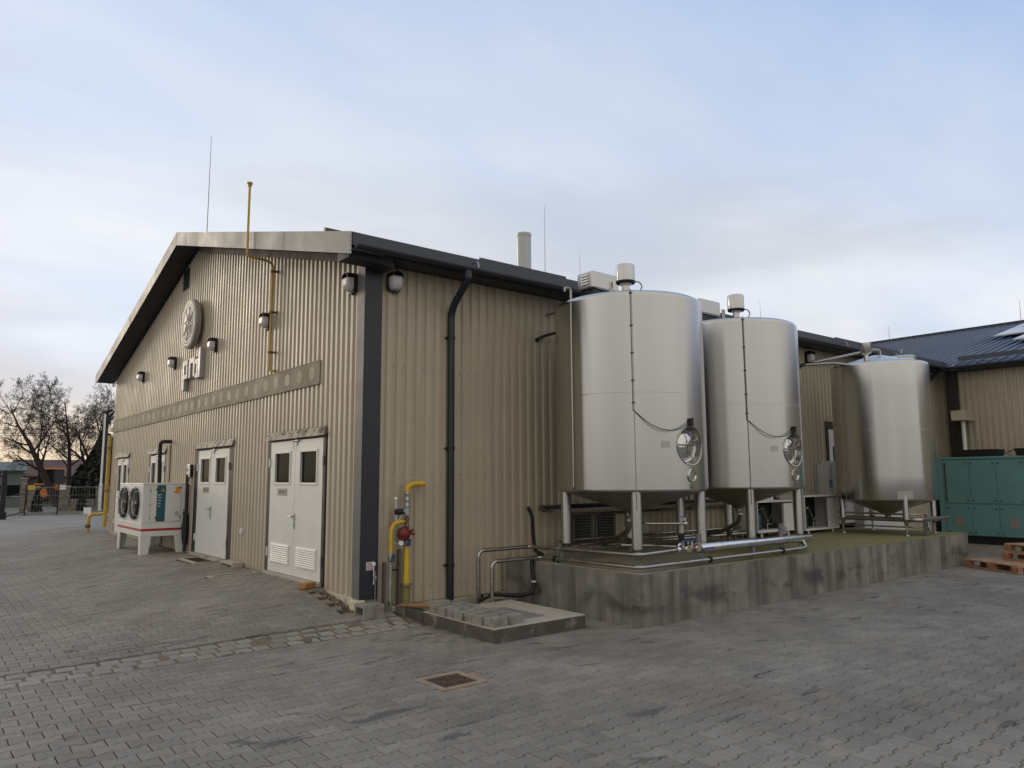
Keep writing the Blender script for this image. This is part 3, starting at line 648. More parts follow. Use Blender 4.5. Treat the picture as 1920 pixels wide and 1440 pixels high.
# fixing screws of the sheets
b = MB(); k = 1
while k*P_ < XEND-.2:
    if k*P_ > .25:
        for z in (.30, 1.75, 3.15, 4.30): b.cyl((k*P_+CR+SLP+.03, -.004, z), (k*P_+CR+SLP+.03, -.010, z), .0075, n=6)
    k += 1
b.build('side_screws', 'printd', parent=hall, kind='stuff')
b = MB(); k = 2
while k*P_ < WID-.2:
    y = k*P_+CR+SLP+.03
    for z in (.45, 1.75, 2.75, 3.75, 4.75, 5.75):
        if z < gable_top(y)-.1 and not (z < 2.5 and any(a-.05 < y < c+.05 for a, c in DOORS)): b.cyl((-.004, y, z), (-.010, y, z), .0075, n=6)
    k += 1
b.build('gable_screws', 'printd', parent=hall, kind='stuff')
# gable louvre
gv = MB().box(-.042, -.006, 8.02, 8.48, 5.80, 6.26).build('gable_vent', 'brownf', parent=hall)
for k in range(6):
    z = 5.83+k*.07; MB().hexa([(-.075, 8.04, z), (-.043, 8.04, z+.02), (-.043, 8.46, z+.02), (-.075, 8.46, z), (-.075, 8.04, z+.006), (-.043, 8.04, z+.026), (-.043, 8.46, z+.026), (-.075, 8.46, z+.006)]).build('slat', 'brownf', parent=gv)
# wall vents on the long side
for x0, x1 in ((3.55, 3.98), (4.04, 4.50)):
    v = MB().box(x0, x1, -.052, -.037, .68, 1.14).build('wall_vent', 'flash', parent=hall)
    for k in range(9):
        z = .73+k*.043; MB().hexa([(x0+.05, -.085, z), (x1-.05, -.085, z), (x1-.05, -.0525, z+.022), (x0+.05, -.0525, z+.022), (x0+.05, -.085, z+.004), (x1-.05, -.085, z+.004), (x1-.05, -.0525, z+.026), (x0+.05, -.0525, z+.026)]).build('slat', 'steeld', parent=v)
    MB().box(x0+.05, x1-.05, -.0522, -.0521, .72, 1.11).build('vent_backing', 'black', parent=v)
# door in the long side, behind the third tank
dr = MB().box(11.25, 12.35, -.05, -.036, .6, 2.9).build('side_door', 'brownf', parent=hall)
MB().box(11.36, 12.25, -.062, -.0505, .6, 2.72).build('leaf', 'whited', parent=dr)
MB().box(11.50, 12.10, -.068, -.0625, 1.7, 2.35).build('pane', 'glass', parent=dr)
# snow guard boards that show over the eave
def solar_row(x0, x1, n, lift):
    wd = (x1-x0)/n
    for k in range(n):
        p = MB(); a, c = .42, .47; xa, xb = x0+k*wd+.003, x0+(k+1)*wd-.003
        p.hexa([(xa, a, roof_z(a)+.002), (xb, a, roof_z(a)+.002), (xb, c, roof_z(c)+.002), (xa, c, roof_z(c)+.002), (xa, a, roof_z(a)+lift+.045), (xb, a, roof_z(a)+lift+.045), (xb, c, roof_z(c)+lift+.045), (xa, c, roof_z(c)+lift+.045)])
        p.build('snow_guard_board', 'roof', parent=hall)
solar_row(-.40, 2.13, 3, .045); solar_row(2.15, 3.93, 2, .105); solar_row(12.9, 16.2, 4, .10)

# ================================================================== THINGS ON THE HALL
# bulkhead lamps: dark hooded housing with a pale moulded diffuser
def lamp_meshes(root):
    o = Vector(ORG[root.name])
    def at(pts): return [Vector(p)+o for p in pts]
    b = MB(); w = .105; n = 14
    arch = [(-.0, -w, -.12), (0, -w, .06)]+[(0, -w*cos(pi*k/n), .06+.085*sin(pi*k/n)) for k in range(1, n)]+[(0, w, .06), (0, w, -.12), (0, w*.72, -.155), (0, -w*.72, -.155)]
    b.prism(at(arch), (-.055, 0, 0))
    hood = [(0, -w*1.0, .055)]+[(0, -w*cos(pi*k/n), .06+.085*sin(pi*k/n)) for k in range(1, n)]+[(0, w, .055)]
    inn = [(y_, z_) for _, y_, z_ in hood]
    V = []; F = []
    for x, sh in ((-.0555, 1.0), (-.165, .9)):
        V += [o+Vector((x, y_*sh, .06+(z_-.06)*sh)) for y_, z_ in inn]
        V += [o+Vector((x, y_*sh*.93, .06+(z_-.06)*sh*.93-.004)) for y_, z_ in inn]
    m = len(inn)
    for k in range(m-1): F += [(k, k+1, 2*m+k+1, 2*m+k), (m+k, 3*m+k, 3*m+k+1, m+k+1), (2*m+k, 2*m+k+1, 3*m+k+1, 3*m+k), (k, m+k, m+k+1, k+1)]
    F += [(0, 2*m, 3*m, m), (m-1, 2*m-1, 4*m-1, 3*m-1)]
    b.add(V, F); b.build('housing', 'black', parent=root)
    b = MB(); rows = []
    for x, sy, zt, zb in ((-.0556, .097, .085, -.135), (-.125, .094, .078, -.115), (-.155, .082, .060, -.080), (-.166, .060, .040, -.055)):
        rows.append([o+Vector((x, y_, z_)) for y_, z_ in ((-sy, zb*.55), (-sy, zt*.8), (-sy*.8, zt), (sy*.8, zt), (sy, zt*.8), (sy, zb*.55), (sy*.62, zb), (-sy*.62, zb))])
    V = [p for r in rows for p in r]; F = []
    for i in range(3):
        for k in range(8): F.append((i*8+k, i*8+(k+1) % 8, (i+1)*8+(k+1) % 8, (i+1)*8+k))
    F += [tuple(range(24, 32)), tuple(range(8))[::-1]]
    b.add(V, F); b.build('diffuser', 'lampw', parent=root, smooth=False, bevel=.008)
    b = MB(); b.cyl(o+Vector((-.03, 0, -.155)), o+Vector((-.03, 0, -.185)), .012, n=8); b.build('cable_gland', 'black', parent=root)
LAMPS = [(.27, 'bulkhead lamp on the gable wall beside the dark corner flashing'), (3.27, 'bulkhead lamp on the gable wall beside the yellow vent pipe'), (5.99, 'bulkhead lamp on the gable wall just below the round emblem'),
         (8.79, 'bulkhead lamp on the gable wall beside the raised letters'), (11.66, 'bulkhead lamp on the gable wall low beneath the far rake of the roof')]
proto = None
for y, lab in LAMPS:
    if proto is None:
        proto = thing('wall_lamp', (-.036, y, 4.26), lab, 'lamp', 'bulkhead lamps on the hall walls'); lamp_meshes(proto); proto.scale = (.9, .9, .9)
    else:
        c = copy_tree(proto, None, (0, y-.27, 0)); c['label'] = lab
for (x, y), rz, lab in (((.36, -.036), pi/2, 'bulkhead lamp on the long side wall near the anthracite corner'), ((10.68, -.036), pi/2, 'bulkhead lamp on the long side wall above the third tank pipework'), ((.12, WID+.01), -pi/2, 'bulkhead lamp round the far corner under the roof tip')):
    c = copy_tree(proto, None, (0, 0, 0)); c.location = (x, y, 4.275 if rz > 0 else 4.0); c.rotation_euler = (0, 0, rz); c['label'] = lab
# round emblem
EC = (7.29, 4.86)
em = thing('round_emblem', (-.036, EC[0], EC[1]-.52), 'round grey emblem disc with pale rosette lines on the gable', 'emblem')
MB().lathe((-.10, EC[0], EC[1]), [(0, 0), (.50, 0), (.515, .012), (.52, .10), (.50, .115), (0, .115)][::1], 48, axis=(-1, 0, 0)).build('disc', 'emb', parent=em, smooth=True)
XF = -.2155
for r in (.44, .375):
    MB().lathe((XF, EC[0], EC[1]), [(r-.012, 0), (r-.012, .004), (r+.012, .004), (r+.012, 0)], 48, axis=(-1, 0, 0)).build('ring', 'embl', parent=em)
for q in range(8):
    a = q*pi/4+.2; b = MB()
    P = lambda r, t: (XF-.004, EC[0]+r*cos(a+t), EC[1]+r*sin(a+t))
    b.tube([P(.0, 0), P(.13, .50), P(.235, 0), P(.365, 0)], .009, 6); b.tube([P(.235, 0), P(.13, -.285)], .009, 6)
    b.build('ray', 'embl', parent=em)
# raised letters under the emblem
lt = thing('raised_letters', (-.036, 7.25, 3.60), 'lilac grey raised channel letters under the round emblem', 'letters')
def letter(parts):
    b = MB()
    for y0, y1, z0, z1 in parts: b.box(-.13, -.037, y0, y1, z0, z1)
    b.build('letter', 'letter', parent=lt, bevel=.012)
letter([(7.74, 7.87, 3.53, 4.16), (7.52, 7.7399, 4.04, 4.16), (7.52, 7.63, 3.76, 4.0399), (7.6301, 7.7399, 3.76, 3.86)])
letter([(7.31, 7.43, 3.75, 4.16), (7.1401, 7.3099, 4.04, 4.16), (7.02, 7.14, 3.75, 4.16)])
letter([(6.80, 6.91, 3.70, 4.10), (6.66, 6.7999, 3.70, 4.31), (6.9101, 6.99, 3.70, 3.81), (6.9101, 6.99, 3.99, 4.10)])
# yellow relief pipe through the eave
vp = thing('gas_vent_pipe', (-.10, 3.01, 3.40), 'thin yellow gas vent pipe climbing the gable and out above the roof', 'pipe')
PY = (3.01, 3.01)
MB().tube([(-.04, 2.93, 3.40), (-.11, 3.01, 3.40), (-.11, 3.01, 5.14), (-.20, 3.06, 5.20), (-.53, 3.01, 5.20), (-.53, 3.01, 6.36)], .019, 10, bend=.06).build('pipe', 'ochre', parent=vp, smooth=True)
MB().lathe((-.53, PY[0], 6.34), [(.024, 0), (.03, .02), (.034, .03), (.036, .045), (.044, .05), (.044, .07), (.03, .08), (0, .082)], 16).build('cap', 'ochre', parent=vp, smooth=True)
for z in (5.02, 4.35, 3.70):
    b = MB(); b.lathe((-.11, 3.01, z), [(.029, -.015), (.04, -.015), (.04, .015), (.029, .015)], 12); b.box(-.075, -.037, 2.93, 3.02, z-.01, z+.01); b.build('pipe_clip', 'brass', parent=vp)
# yellow pipe round the far corner with its ground loop
yp = thing('yellow_gas_riser', (-.1, WID+.02, .2), 'tall yellow gas pipe at the far hall corner with a looped foot', 'pipe')
MB().tube([(-.09, WID+.09, 2.95), (-.09, WID+.09, .40)], .05, 10).build('riser', 'ochre', parent=yp, smooth=True)
MB().tube([(-.09, WID+.09, .78), (-.20, WID+.3, .76), (-.42, WID+.45, .74), (-.44, WID+.45, .18)], .045, 10, bend=.12).build('loop', 'ochre', parent=yp, smooth=True)
MB().lathe((-.44, WID+.45, .42), [(.046, -.05), (.07, -.04), (.07, .04), (.046, .05)], 12).build('valve', 'brass', parent=yp)
for z in (2.6, 1.4): MB().lathe((-.09, WID+.09, z), [(.051, -.02), (.065, -.02), (.065, .02), (.051, .02)], 12).build('pipe_clip', 'brass', parent=yp)
# lightning rods and flue on the roof
def rod(x, y, z0, z1, lab):
    t = thing('lightning_rod', (x, y, z0), lab, 'rod', 'lightning rods on the roofs')
    MB().tube([(x, y, z0-.02), (x, y, z0+.5*(z1-z0)), (x, y, z1)], [.011, .009, .005], 6).build('rod', 'steeld', parent=t)
    MB().box(x-.06, x+.06, y-.06, y+.06, z0-.03, z0+.012).build('foot', 'galv', parent=t)
RZ = roof_z(RIDGE_Y)+.03
rod(.12, RIDGE_Y, RZ, 9.06, 'tall lightning rod on the ridge above the gable emblem')
rod(9.72, RIDGE_Y, RZ, 9.72, 'tall lightning rod on the ridge beside the steel flue')
rod(11.15, RIDGE_Y, RZ, 8.5, 'short lightning rod on the ridge behind the first tank motor box')
rod(20.86, RIDGE_Y, RZ, 8.46, 'thin lightning rod on the ridge behind the second tank')
fl = thing('steel_flue', (6.0, 4.0, roof_z(4.0)), 'plain round steel flue standing on the hall roof', 'chimney')
b = MB(); b.lathe((6.0, 4.0, 0), [(.165, roof_z(4)-.1), (.165, 7.10), (.172, 7.105), (.172, 7.17), (.15, 7.17), (.15, 6.9)], 32); b.build('pipe', 'galv', parent=fl, smooth=True)
MB().lathe((6.0, 4.0, roof_z(4.0)), [(.30, -.05), (.26, .05), (.168, .12)], 24).build('flashing_collar', 'roof', parent=fl, smooth=True)

# cooling unit ----------------------------------------------------
X0, X1, Y0, Y1 = -.86, -.06, 7.42, 9.45
GZ = lambda x, y: G(x, y)
cu = thing('cooling_unit', ((X0+X1)/2, (Y0+Y1)/2, .2), 'white outdoor cooling unit on legs with red stripe and two black fans', 'cooling unit')
b = MB(); b.box(X0, X1, Y0, Y1, .862, 1.60); b.build('body', 'white', parent=cu, bevel=.008)
b = MB(); b.box(X0-.006, X1+.006, Y0-.006, Y1+.006, 1.601, 1.632); b.build('lid', 'white', parent=cu, bevel=.006)
b = MB(); b.box(X0-.004, X1+.004, Y0-.004, Y1+.004, .60, .86); b.build('skirt', 'white', parent=cu, bevel=.006)
b = MB(); b.box(X0-.0055, X1+.0055, Y0-.0055, Y1+.0055, .705, .752); b.build('stripe', 'stripe', parent=cu)
for x, y, sx, sy in ((X0, Y0, 1, 1), (X1, Y0, -1, 1), (X0, Y1, 1, -1), (X1, Y1, -1, -1)):
    z0 = GZ(x, y)-.02; b = MB(); a, c = .19, .14
    b.hexa([(x, y, z0), (x+sx*c, y, z0), (x+sx*c, y+sy*.025, z0), (x, y+sy*.025, z0), (x, y, .5995), (x+sx*a, y, .5995), (x+sx*a, y+sy*.025, .5995), (x, y+sy*.025, .5995)])
    b.hexa([(x, y+sy*.0255, z0), (x+sx*.025, y+sy*.0255, z0), (x+sx*.025, y+sy*c, z0), (x, y+sy*c, z0), (x, y+sy*.0255, .5995), (x+sx*.025, y+sy*.0255, .5995), (x+sx*.025, y+sy*a, .5995), (x, y+sy*a, .5995)])
    b.build('leg', 'white', parent=cu)
for yc in (7.98, 8.93):
    zc = 1.235; f = MB(); f.lathe((X0, yc, zc), [(.30, 0), (.325, .03), (.32, .05), (.30, .055), (.285, .02)], 28, axis=(-1, 0, 0)); fan = f.build('fan', 'black', parent=cu, smooth=True)
    MB().lathe((X0-.003, yc, zc), [(0, 0), (.286, 0)], 28, axis=(-1, 0, 0)).build('fan_well', 'rubber', parent=fan)
    MB().lathe((X0-.02, yc, zc), [(.0, .045), (.08, .045), (.085, 0)], 18, axis=(-1, 0, 0)).build('hub', 'steeld', parent=fan, smooth=True)
    for q in range(5):
        a = q*2*pi/5+.3; bl = MB(); pts = []
        for r, da, dx in ((.085, -.35, .0), (.27, -.30, -.0), (.27, .32, .03), (.085, .35, .03)):
            pts.append((X0-.012-dx, yc+r*cos(a+da), zc+r*sin(a+da)))
        bl.prism(pts, (-.004, 0, 0)); bl.build('blade', 'black', parent=fan)
    g = MB()
    for r in (.10, .15, .20, .25, .295): g.lathe((X0-.075, yc, zc), [(r-.003, 0), (r+.003, 0), (r+.003, .005), (r-.003, .005), (r-.003, 0)], 28, axis=(-1, 0, 0))
    g.build('guard', 'steeld', parent=fan)
    for q in range(4):
        a = q*pi/2+pi/4; MB().tube([(X0, yc+.36*cos(a), zc+.36*sin(a)), (X0-.08, yc+.30*cos(a), zc+.30*sin(a)), (X0-.08, yc+.08*cos(a), zc+.08*sin(a))], .008, 6).build('guard_arm', 'galv', parent=fan)
YF = Y0-.0005
MB().box(X0+.255, X0+.415, YF-.006, YF, .885, 1.59).build('teal_panel', 'teal', parent=cu)
b = MB().box(X0+.425, X0+.70, YF-.010, YF, .885, 1.585).build('access_door', 'white', parent=cu, bevel=.004)
for k, w in enumerate((.07, .065, .05, .05, .05)):
    MB().box(X0+.275, X0+.275+w, YF-.0075, YF-.0065, 1.40-k*.055, 1.412-k*.055).build('print_line', 'print', parent=cu)
MB().box(X0+.275, X0+.295, YF-.0075, YF-.0065, 1.385, 1.396).build('print_mark', 'print', parent=cu)
MB().box(X0+.335, X0+.385, YF-.0085, YF-.0065, 1.465, 1.515).build('warning_label', 'orange', parent=cu)
MB().box(X0+.350, X0+.370, YF-.0095, YF-.0087, 1.478, 1.502).build('warning_mark', 'printd', parent=cu)
MB().box(X0+.60, X0+.675, YF-.012, YF-.0105, 1.48, 1.56).build('sticker', 'orange', parent=cu)
MB().box(X0+.57, X0+.675, YF-.013, YF-.0122, 1.43, 1.472).build('sticker', 'orange', parent=cu)
for k in range(4): MB().box(X0+.60, X0+.67, YF-.012, YF-.0105, .985+k*.024, .999+k*.024).build('data_plate_line', 'sign', parent=cu)
for x, zz in ((X0+.135, (.95, 1.22, 1.49)), (X0+.245, (.96, 1.51)), (X0+.69, (.97, 1.54))):
    for z in zz: MB().box(x-.012, x+.012, YF-.022, YF-.0101 if x > X0+.5 else YF, z-.016, z+.016).build('hinge', 'galv' if x < X0+.2 else 'black', parent=cu, bevel=.003)
MB().box(X0+.133, X0+.137, YF-.002, YF, .87, 1.59).build('panel_seam', 'sign', parent=cu)
for z in (1.10, 1.07, 1.03): MB().cyl((X0+.765, YF, z), (X0+.765, YF-.018, z), .013, n=10).build('cable_gland', 'galv', parent=cu)
# black insulated line from the unit into the wall
ip = thing('insulated_pipe', (-.5, 9.4, 1.63), 'black foam insulated pipe rising from the cooling unit into the wall', 'pipe')
MB().tube([(-.23, 8.86, 1.62), (-.25, 8.86, 2.52), (-.02, 8.80, 2.52)], .04, 10, bend=.09).build('sleeve', 'rubber', parent=ip, smooth=True)
MB().lathe((-.23, 8.86, 1.632), [(.02, .0), (.035, .01), (.035, .07), (.02, .08)], 12).build('fitting', 'brass', parent=ip)
MB().tube([(-.05, 8.80, 2.45), (-.055, 8.76, 1.5), (-.055, 8.76, .6)], .010, 6).build('cable', 'black', parent=ip)
cb = thing('hanging_cable_bundle', (-.10, 7.15, .55), 'black cable bundle hanging between the cooling unit and the door frame', 'cables')
MB().tube([(-.10, 7.22, 1.80), (-.10, 7.20, 1.1), (-.11, 7.18, .5), (-.11, 7.18, .3)], .035, 8).build('trunk', 'rubber', parent=cb, smooth=True)
MB().tube([(X0+.77, YF-.01, 1.03), (-.06, 7.30, .98), (-.08, 7.26, .75), (-.09, 7.24, .48), (-.08, 7.3, .40)], [.03, .07, .09, .06, .03], 8).build('loop', 'rubber', parent=cb, smooth=True)
ct = thing('door_controller', (-.06, 7.42, 1.74), 'small white control box with dark side beside the second door', 'control box')
MB().box(-.105, -.037, 7.10, 7.32, 1.74, 2.0).build('case', 'white', parent=ct, bevel=.008)
MB().box(-.095, -.04, 7.088, 7.099, 1.745, 1.995).build('side_cover', 'black', parent=ct)
MB().box(-.112, -.1055, 7.22, 7.28, 1.86, 1.92).build('display', 'printd', parent=ct)
MB().tube([(-.08, 7.15, 1.74), (-.10, 7.12, 1.62), (-.06, 7.08, 1.60)], .007, 6).build('cable', 'white', parent=ct)
so_ = thing('wall_socket', (-.05, 4.2, .66), 'tiny white socket box on the cladding between the two near doors', 'socket')
MB().box(-.075, -.037, 4.12, 4.19, .80, .87).build('box', 'white', parent=so_, bevel=.004)
MB().box(-.060, -.037, 4.135, 4.175, .87, .89).build('cable_entry', 'white', parent=so_)

# gas regulator set on the long side ------------------------------
gs = thing('gas_regulator_set', (.6, -.15, .06), 'yellow gas riser with red regulator and grey valves on the side wall', 'gas pipework')
GY = -.16; RX = .547; LX = .318
MB().tube([(.80, GY, 1.63), (.63, GY, 1.63), (RX, GY, 1.59), (RX, GY, 1.53)], .033, 12, bend=.06).build('outlet_pipe', 'yellow', parent=gs, smooth=True)
MB().cyl((.795, GY, 1.63), (.81, -.04, 1.63), .030, n=10).build('wall_entry', 'yellow', parent=gs)
MB().lathe((RX, GY, 1.33), [(.024, 0), (.034, .01), (.034, .035), (.026, .045), (.026, .07), (.036, .08), (.038, .11), (.028, .13), (.028, .15), (.034, .16), (.034, .19), (.026, .20)], 14).build('valve_stack', 'galv', parent=gs, smooth=True)
MB().box(RX+.032, RX+.045, GY-.01, GY+.01, 1.50, 1.59).build('ball_valve_lever', 'yellow', parent=gs)
b = MB(); b.cyl((RX, GY, 1.235), (RX, GY, 1.33), .042, n=14); b.cyl((RX-.042, GY, 1.28), (RX-.065, GY, 1.28), .034, n=12); b.build('solenoid_body', 'galv', parent=gs)
MB().cyl((RX-.065, GY, 1.28), (RX-.165, GY, 1.28), .040, n=14).build('solenoid_coil', 'black', parent=gs, bevel=.006)
MB().lathe((RX, GY, 1.07), [(.022, 0), (.03, .01), (.03, .04), (.022, .05), (.022, .09), (.032, .10), (.032, .13), (.022, .14), (.022, .165)], 12).build('brass_union', 'brass', parent=gs, smooth=True)
MB().lathe((RX-.02, GY-.02, 1.005), [(0, .0), (.06, .0), (.085, .02), (.090, .05), (.082, .08), (.045, .105), (0, .115)], 24, axis=(-1, -.35, 0)).build('regulator_dome', 'redp', parent=gs, smooth=True)
b = MB(); b.cyl((RX, GY, .945), (RX, GY, 1.07), .032, n=12); b.tube([(RX+.02, GY, 1.02), (RX+.09, GY-.02, 1.05)], .020, 8); b.tube([(RX+.04, GY, 1.0), (RX+.11, GY-.02, .995)], .016, 8); b.build('regulator_body', 'redp', parent=gs)
MB().cyl((RX-.055, GY-.10, 1.0), (RX-.057, GY-.112, 1.0), .014, n=12).build('regulator_plate', 'print', parent=gs)
MB().lathe((RX, GY, .85), [(.022, 0), (.034, .015), (.034, .07), (.022, .095)], 12).build('ball_valve', 'steeld', parent=gs)
MB().obox((RX+.012, GY-.045, .895), (.022, 0, -.004), (0, .006, 0), (.006, 0, .045)).build('valve_handle', 'bluep', parent=gs)
MB().lathe((RX, GY, .36), [(.046, .0), (.046, .11), (.040, .13), (.040, .38), (.030, .44), (.022, .46), (.022, .49)], 16).build('riser', 'yellow', parent=gs, smooth=True)
MB().lathe((RX, GY, .02), [(.054, 0), (.054, .335), (.048, .34)], 16).build('sleeve', 'yellowd', parent=gs, smooth=True)
MB().lathe((RX, GY, .375), [(.045, -.02), (.072, -.012), (.072, .008), (.047, .014)], 16).build('flange', 'steeld', parent=gs)
MB().tube([(RX-.025, GY, 1.155), (.43, GY, 1.155), (.345, GY, 1.12), (LX, GY, 1.04), (LX, GY, .77)], .025, 12, bend=.07).build('branch_pipe', 'yellow', parent=gs, smooth=True)
MB().lathe((RX-.05, GY, 1.155), [(.02, 0), (.03, .005), (.03, .03), (.02, .035)], 12, axis=(1, 0, 0)).build('branch_union', 'brass', parent=gs)
MB().lathe((LX, GY, .665), [(.022, 0), (.034, .02), (.034, .075), (.026, .10), (.026, .11)], 12).build('ball_valve', 'steeld', parent=gs)
MB().obox((LX+.014, GY-.042, .715), (.020, 0, -.004), (0, .006, 0), (.006, 0, .045)).build('valve_handle', 'bluep', parent=gs)
MB().tube([(LX, GY, .67), (LX, GY, .02)], .022, 12).build('inlet_pipe', 'galv', parent=gs, smooth=True)
for z in (.60, .17): MB().lathe((LX, GY, z), [(.023, -.012), (.034, -.012), (.034, .012), (.023, .012)], 12).build('pipe_clip', 'steelp', parent=gs)
MB().box(LX-.085, LX-.050, GY+.01, GY+.06, .01, .665).build('support_post', 'printd', parent=gs)
MB().box(RX-.105, RX-.068, GY+.01, GY+.06, .01, .81).build('support_post', 'printd', parent=gs)
MB().box(LX+.024, RX-.106, GY+.012, GY+.03, .55, .572).build('support_bar', 'black', parent=gs)
MB().tube([(LX+.02, GY, .90), (.41, GY-.01, .88), (.44, GY-.02, .885)], .008, 8).build('gauge_stem', 'galv', parent=gs)
MB().lathe((.445, GY-.03, .892), [(.0, .022), (.030, .022), (.033, .018), (.033, 0), (0, 0)], 18, axis=(-.25, -1, 0)).build('gauge', 'print', parent=gs)
MB().tube([(.39, GY, 1.17), (.39, GY, 1.28), (.378, GY-.005, 1.42)], .006, 6).build('sensor_stem', 'print', parent=gs)
MB().lathe((.378, GY-.005, 1.42), [(0, 0), (.018, .008), (.024, .024), (.018, .042), (0, .05)], 12).build('sensor_ball', 'print', parent=gs, smooth=True)
MB().tube([(.43, GY-.01, 1.18), (.45, GY-.01, 1.22), (.47, GY-.01, 1.25)], .005, 6).build('signal_wire', 'print', parent=gs)
sb = thing('ground_probe', (.145, -.11, .2), 'white ball topped probe on thin rods against the dark corner sheet', 'probe')
MB().tube([(.155, -.075, .10), (.155, -.075, .56)], .006, 6).build('rod', 'galv', parent=sb)
MB().tube([(.13, -.08, .40), (.128, -.08, .62)], .006, 6).build('rod', 'print', parent=sb)
MB().box(.122, .162, -.095, -.066, .47, .50).build('clamp', 'galv', parent=sb)
MB().lathe((.128, -.08, .62), [(0, 0), (.02, .008), (.026, .026), (.02, .044), (0, .052)], 12).build('ball', 'print', parent=sb, smooth=True)
nt_ = thing('warning_notice', (.09, -.058, .57), 'small pinkish printed notice stuck on the dark corner flashing', 'notice')
MB().box(.035, .150, -.0585, -.0568, .575, .675).build('sheet', 'pink', parent=nt_)
for k, w in enumerate((.095, .08, .055, .09)): MB().box(.044, .044+w, -.0595, -.0587, .655-k*.022, .661-k*.022).build('print_line', 'printd', parent=nt_)
hs = thing('wall_hose', (2.9, -.08, 3.8), 'short black hose curving from the cladding to the first tank', 'hose')
MB().tube([(2.86, -.03, 3.78), (2.95, -.10, 3.84), (3.2, -.42, 3.93), (3.25, -.6, 3.95)], .022, 8, bend=.1).build('tube', 'rubber', parent=hs, smooth=True)
MB().lathe((2.86, -.045, 3.78), [(.024, 0), (.034, .0), (.034, .02), (.024, .02)], 12, axis=(0, -1, 0)).build('grommet', 'black', parent=hs)
hs = thing('wall_stub_pipe', (3.1, -.08, 4.2), 'short steel stub pipe high on the side wall beside the first tank', 'pipe')
MB().tube([(3.08, -.03, 4.20), (3.12, -.12, 4.21), (3.25, -.52, 4.24)], .018, 8).build('tube', 'steeld', parent=hs)
MB().lathe((3.08, -.045, 4.2), [(.02, 0), (.03, 0), (.03, .015), (.02, .015)], 12, axis=(0, -1, 0)).build('collar', 'steeld', parent=hs)

# ================================================================== TANK PLINTH AND PIPEWORK
PX, PY_, PH, PX1 = 2.161, -2.636, .593, 11.544
pl = thing('tank_plinth', (6.8, -1.3, 0), 'long stained concrete plinth carrying the three steel tanks', 'plinth')
b = MB(); b.box(PX, PX1, PY_, -.135, -.1, PH-.012); b.build('block', 'conc', parent=pl, bevel=.012)
b = MB(); b.box(PX+.004, PX1-.004, PY_+.004, -.1355, PH-.0115, PH); b.build('top_screed', 'moss', parent=pl, bevel=.004)
TZ = PH

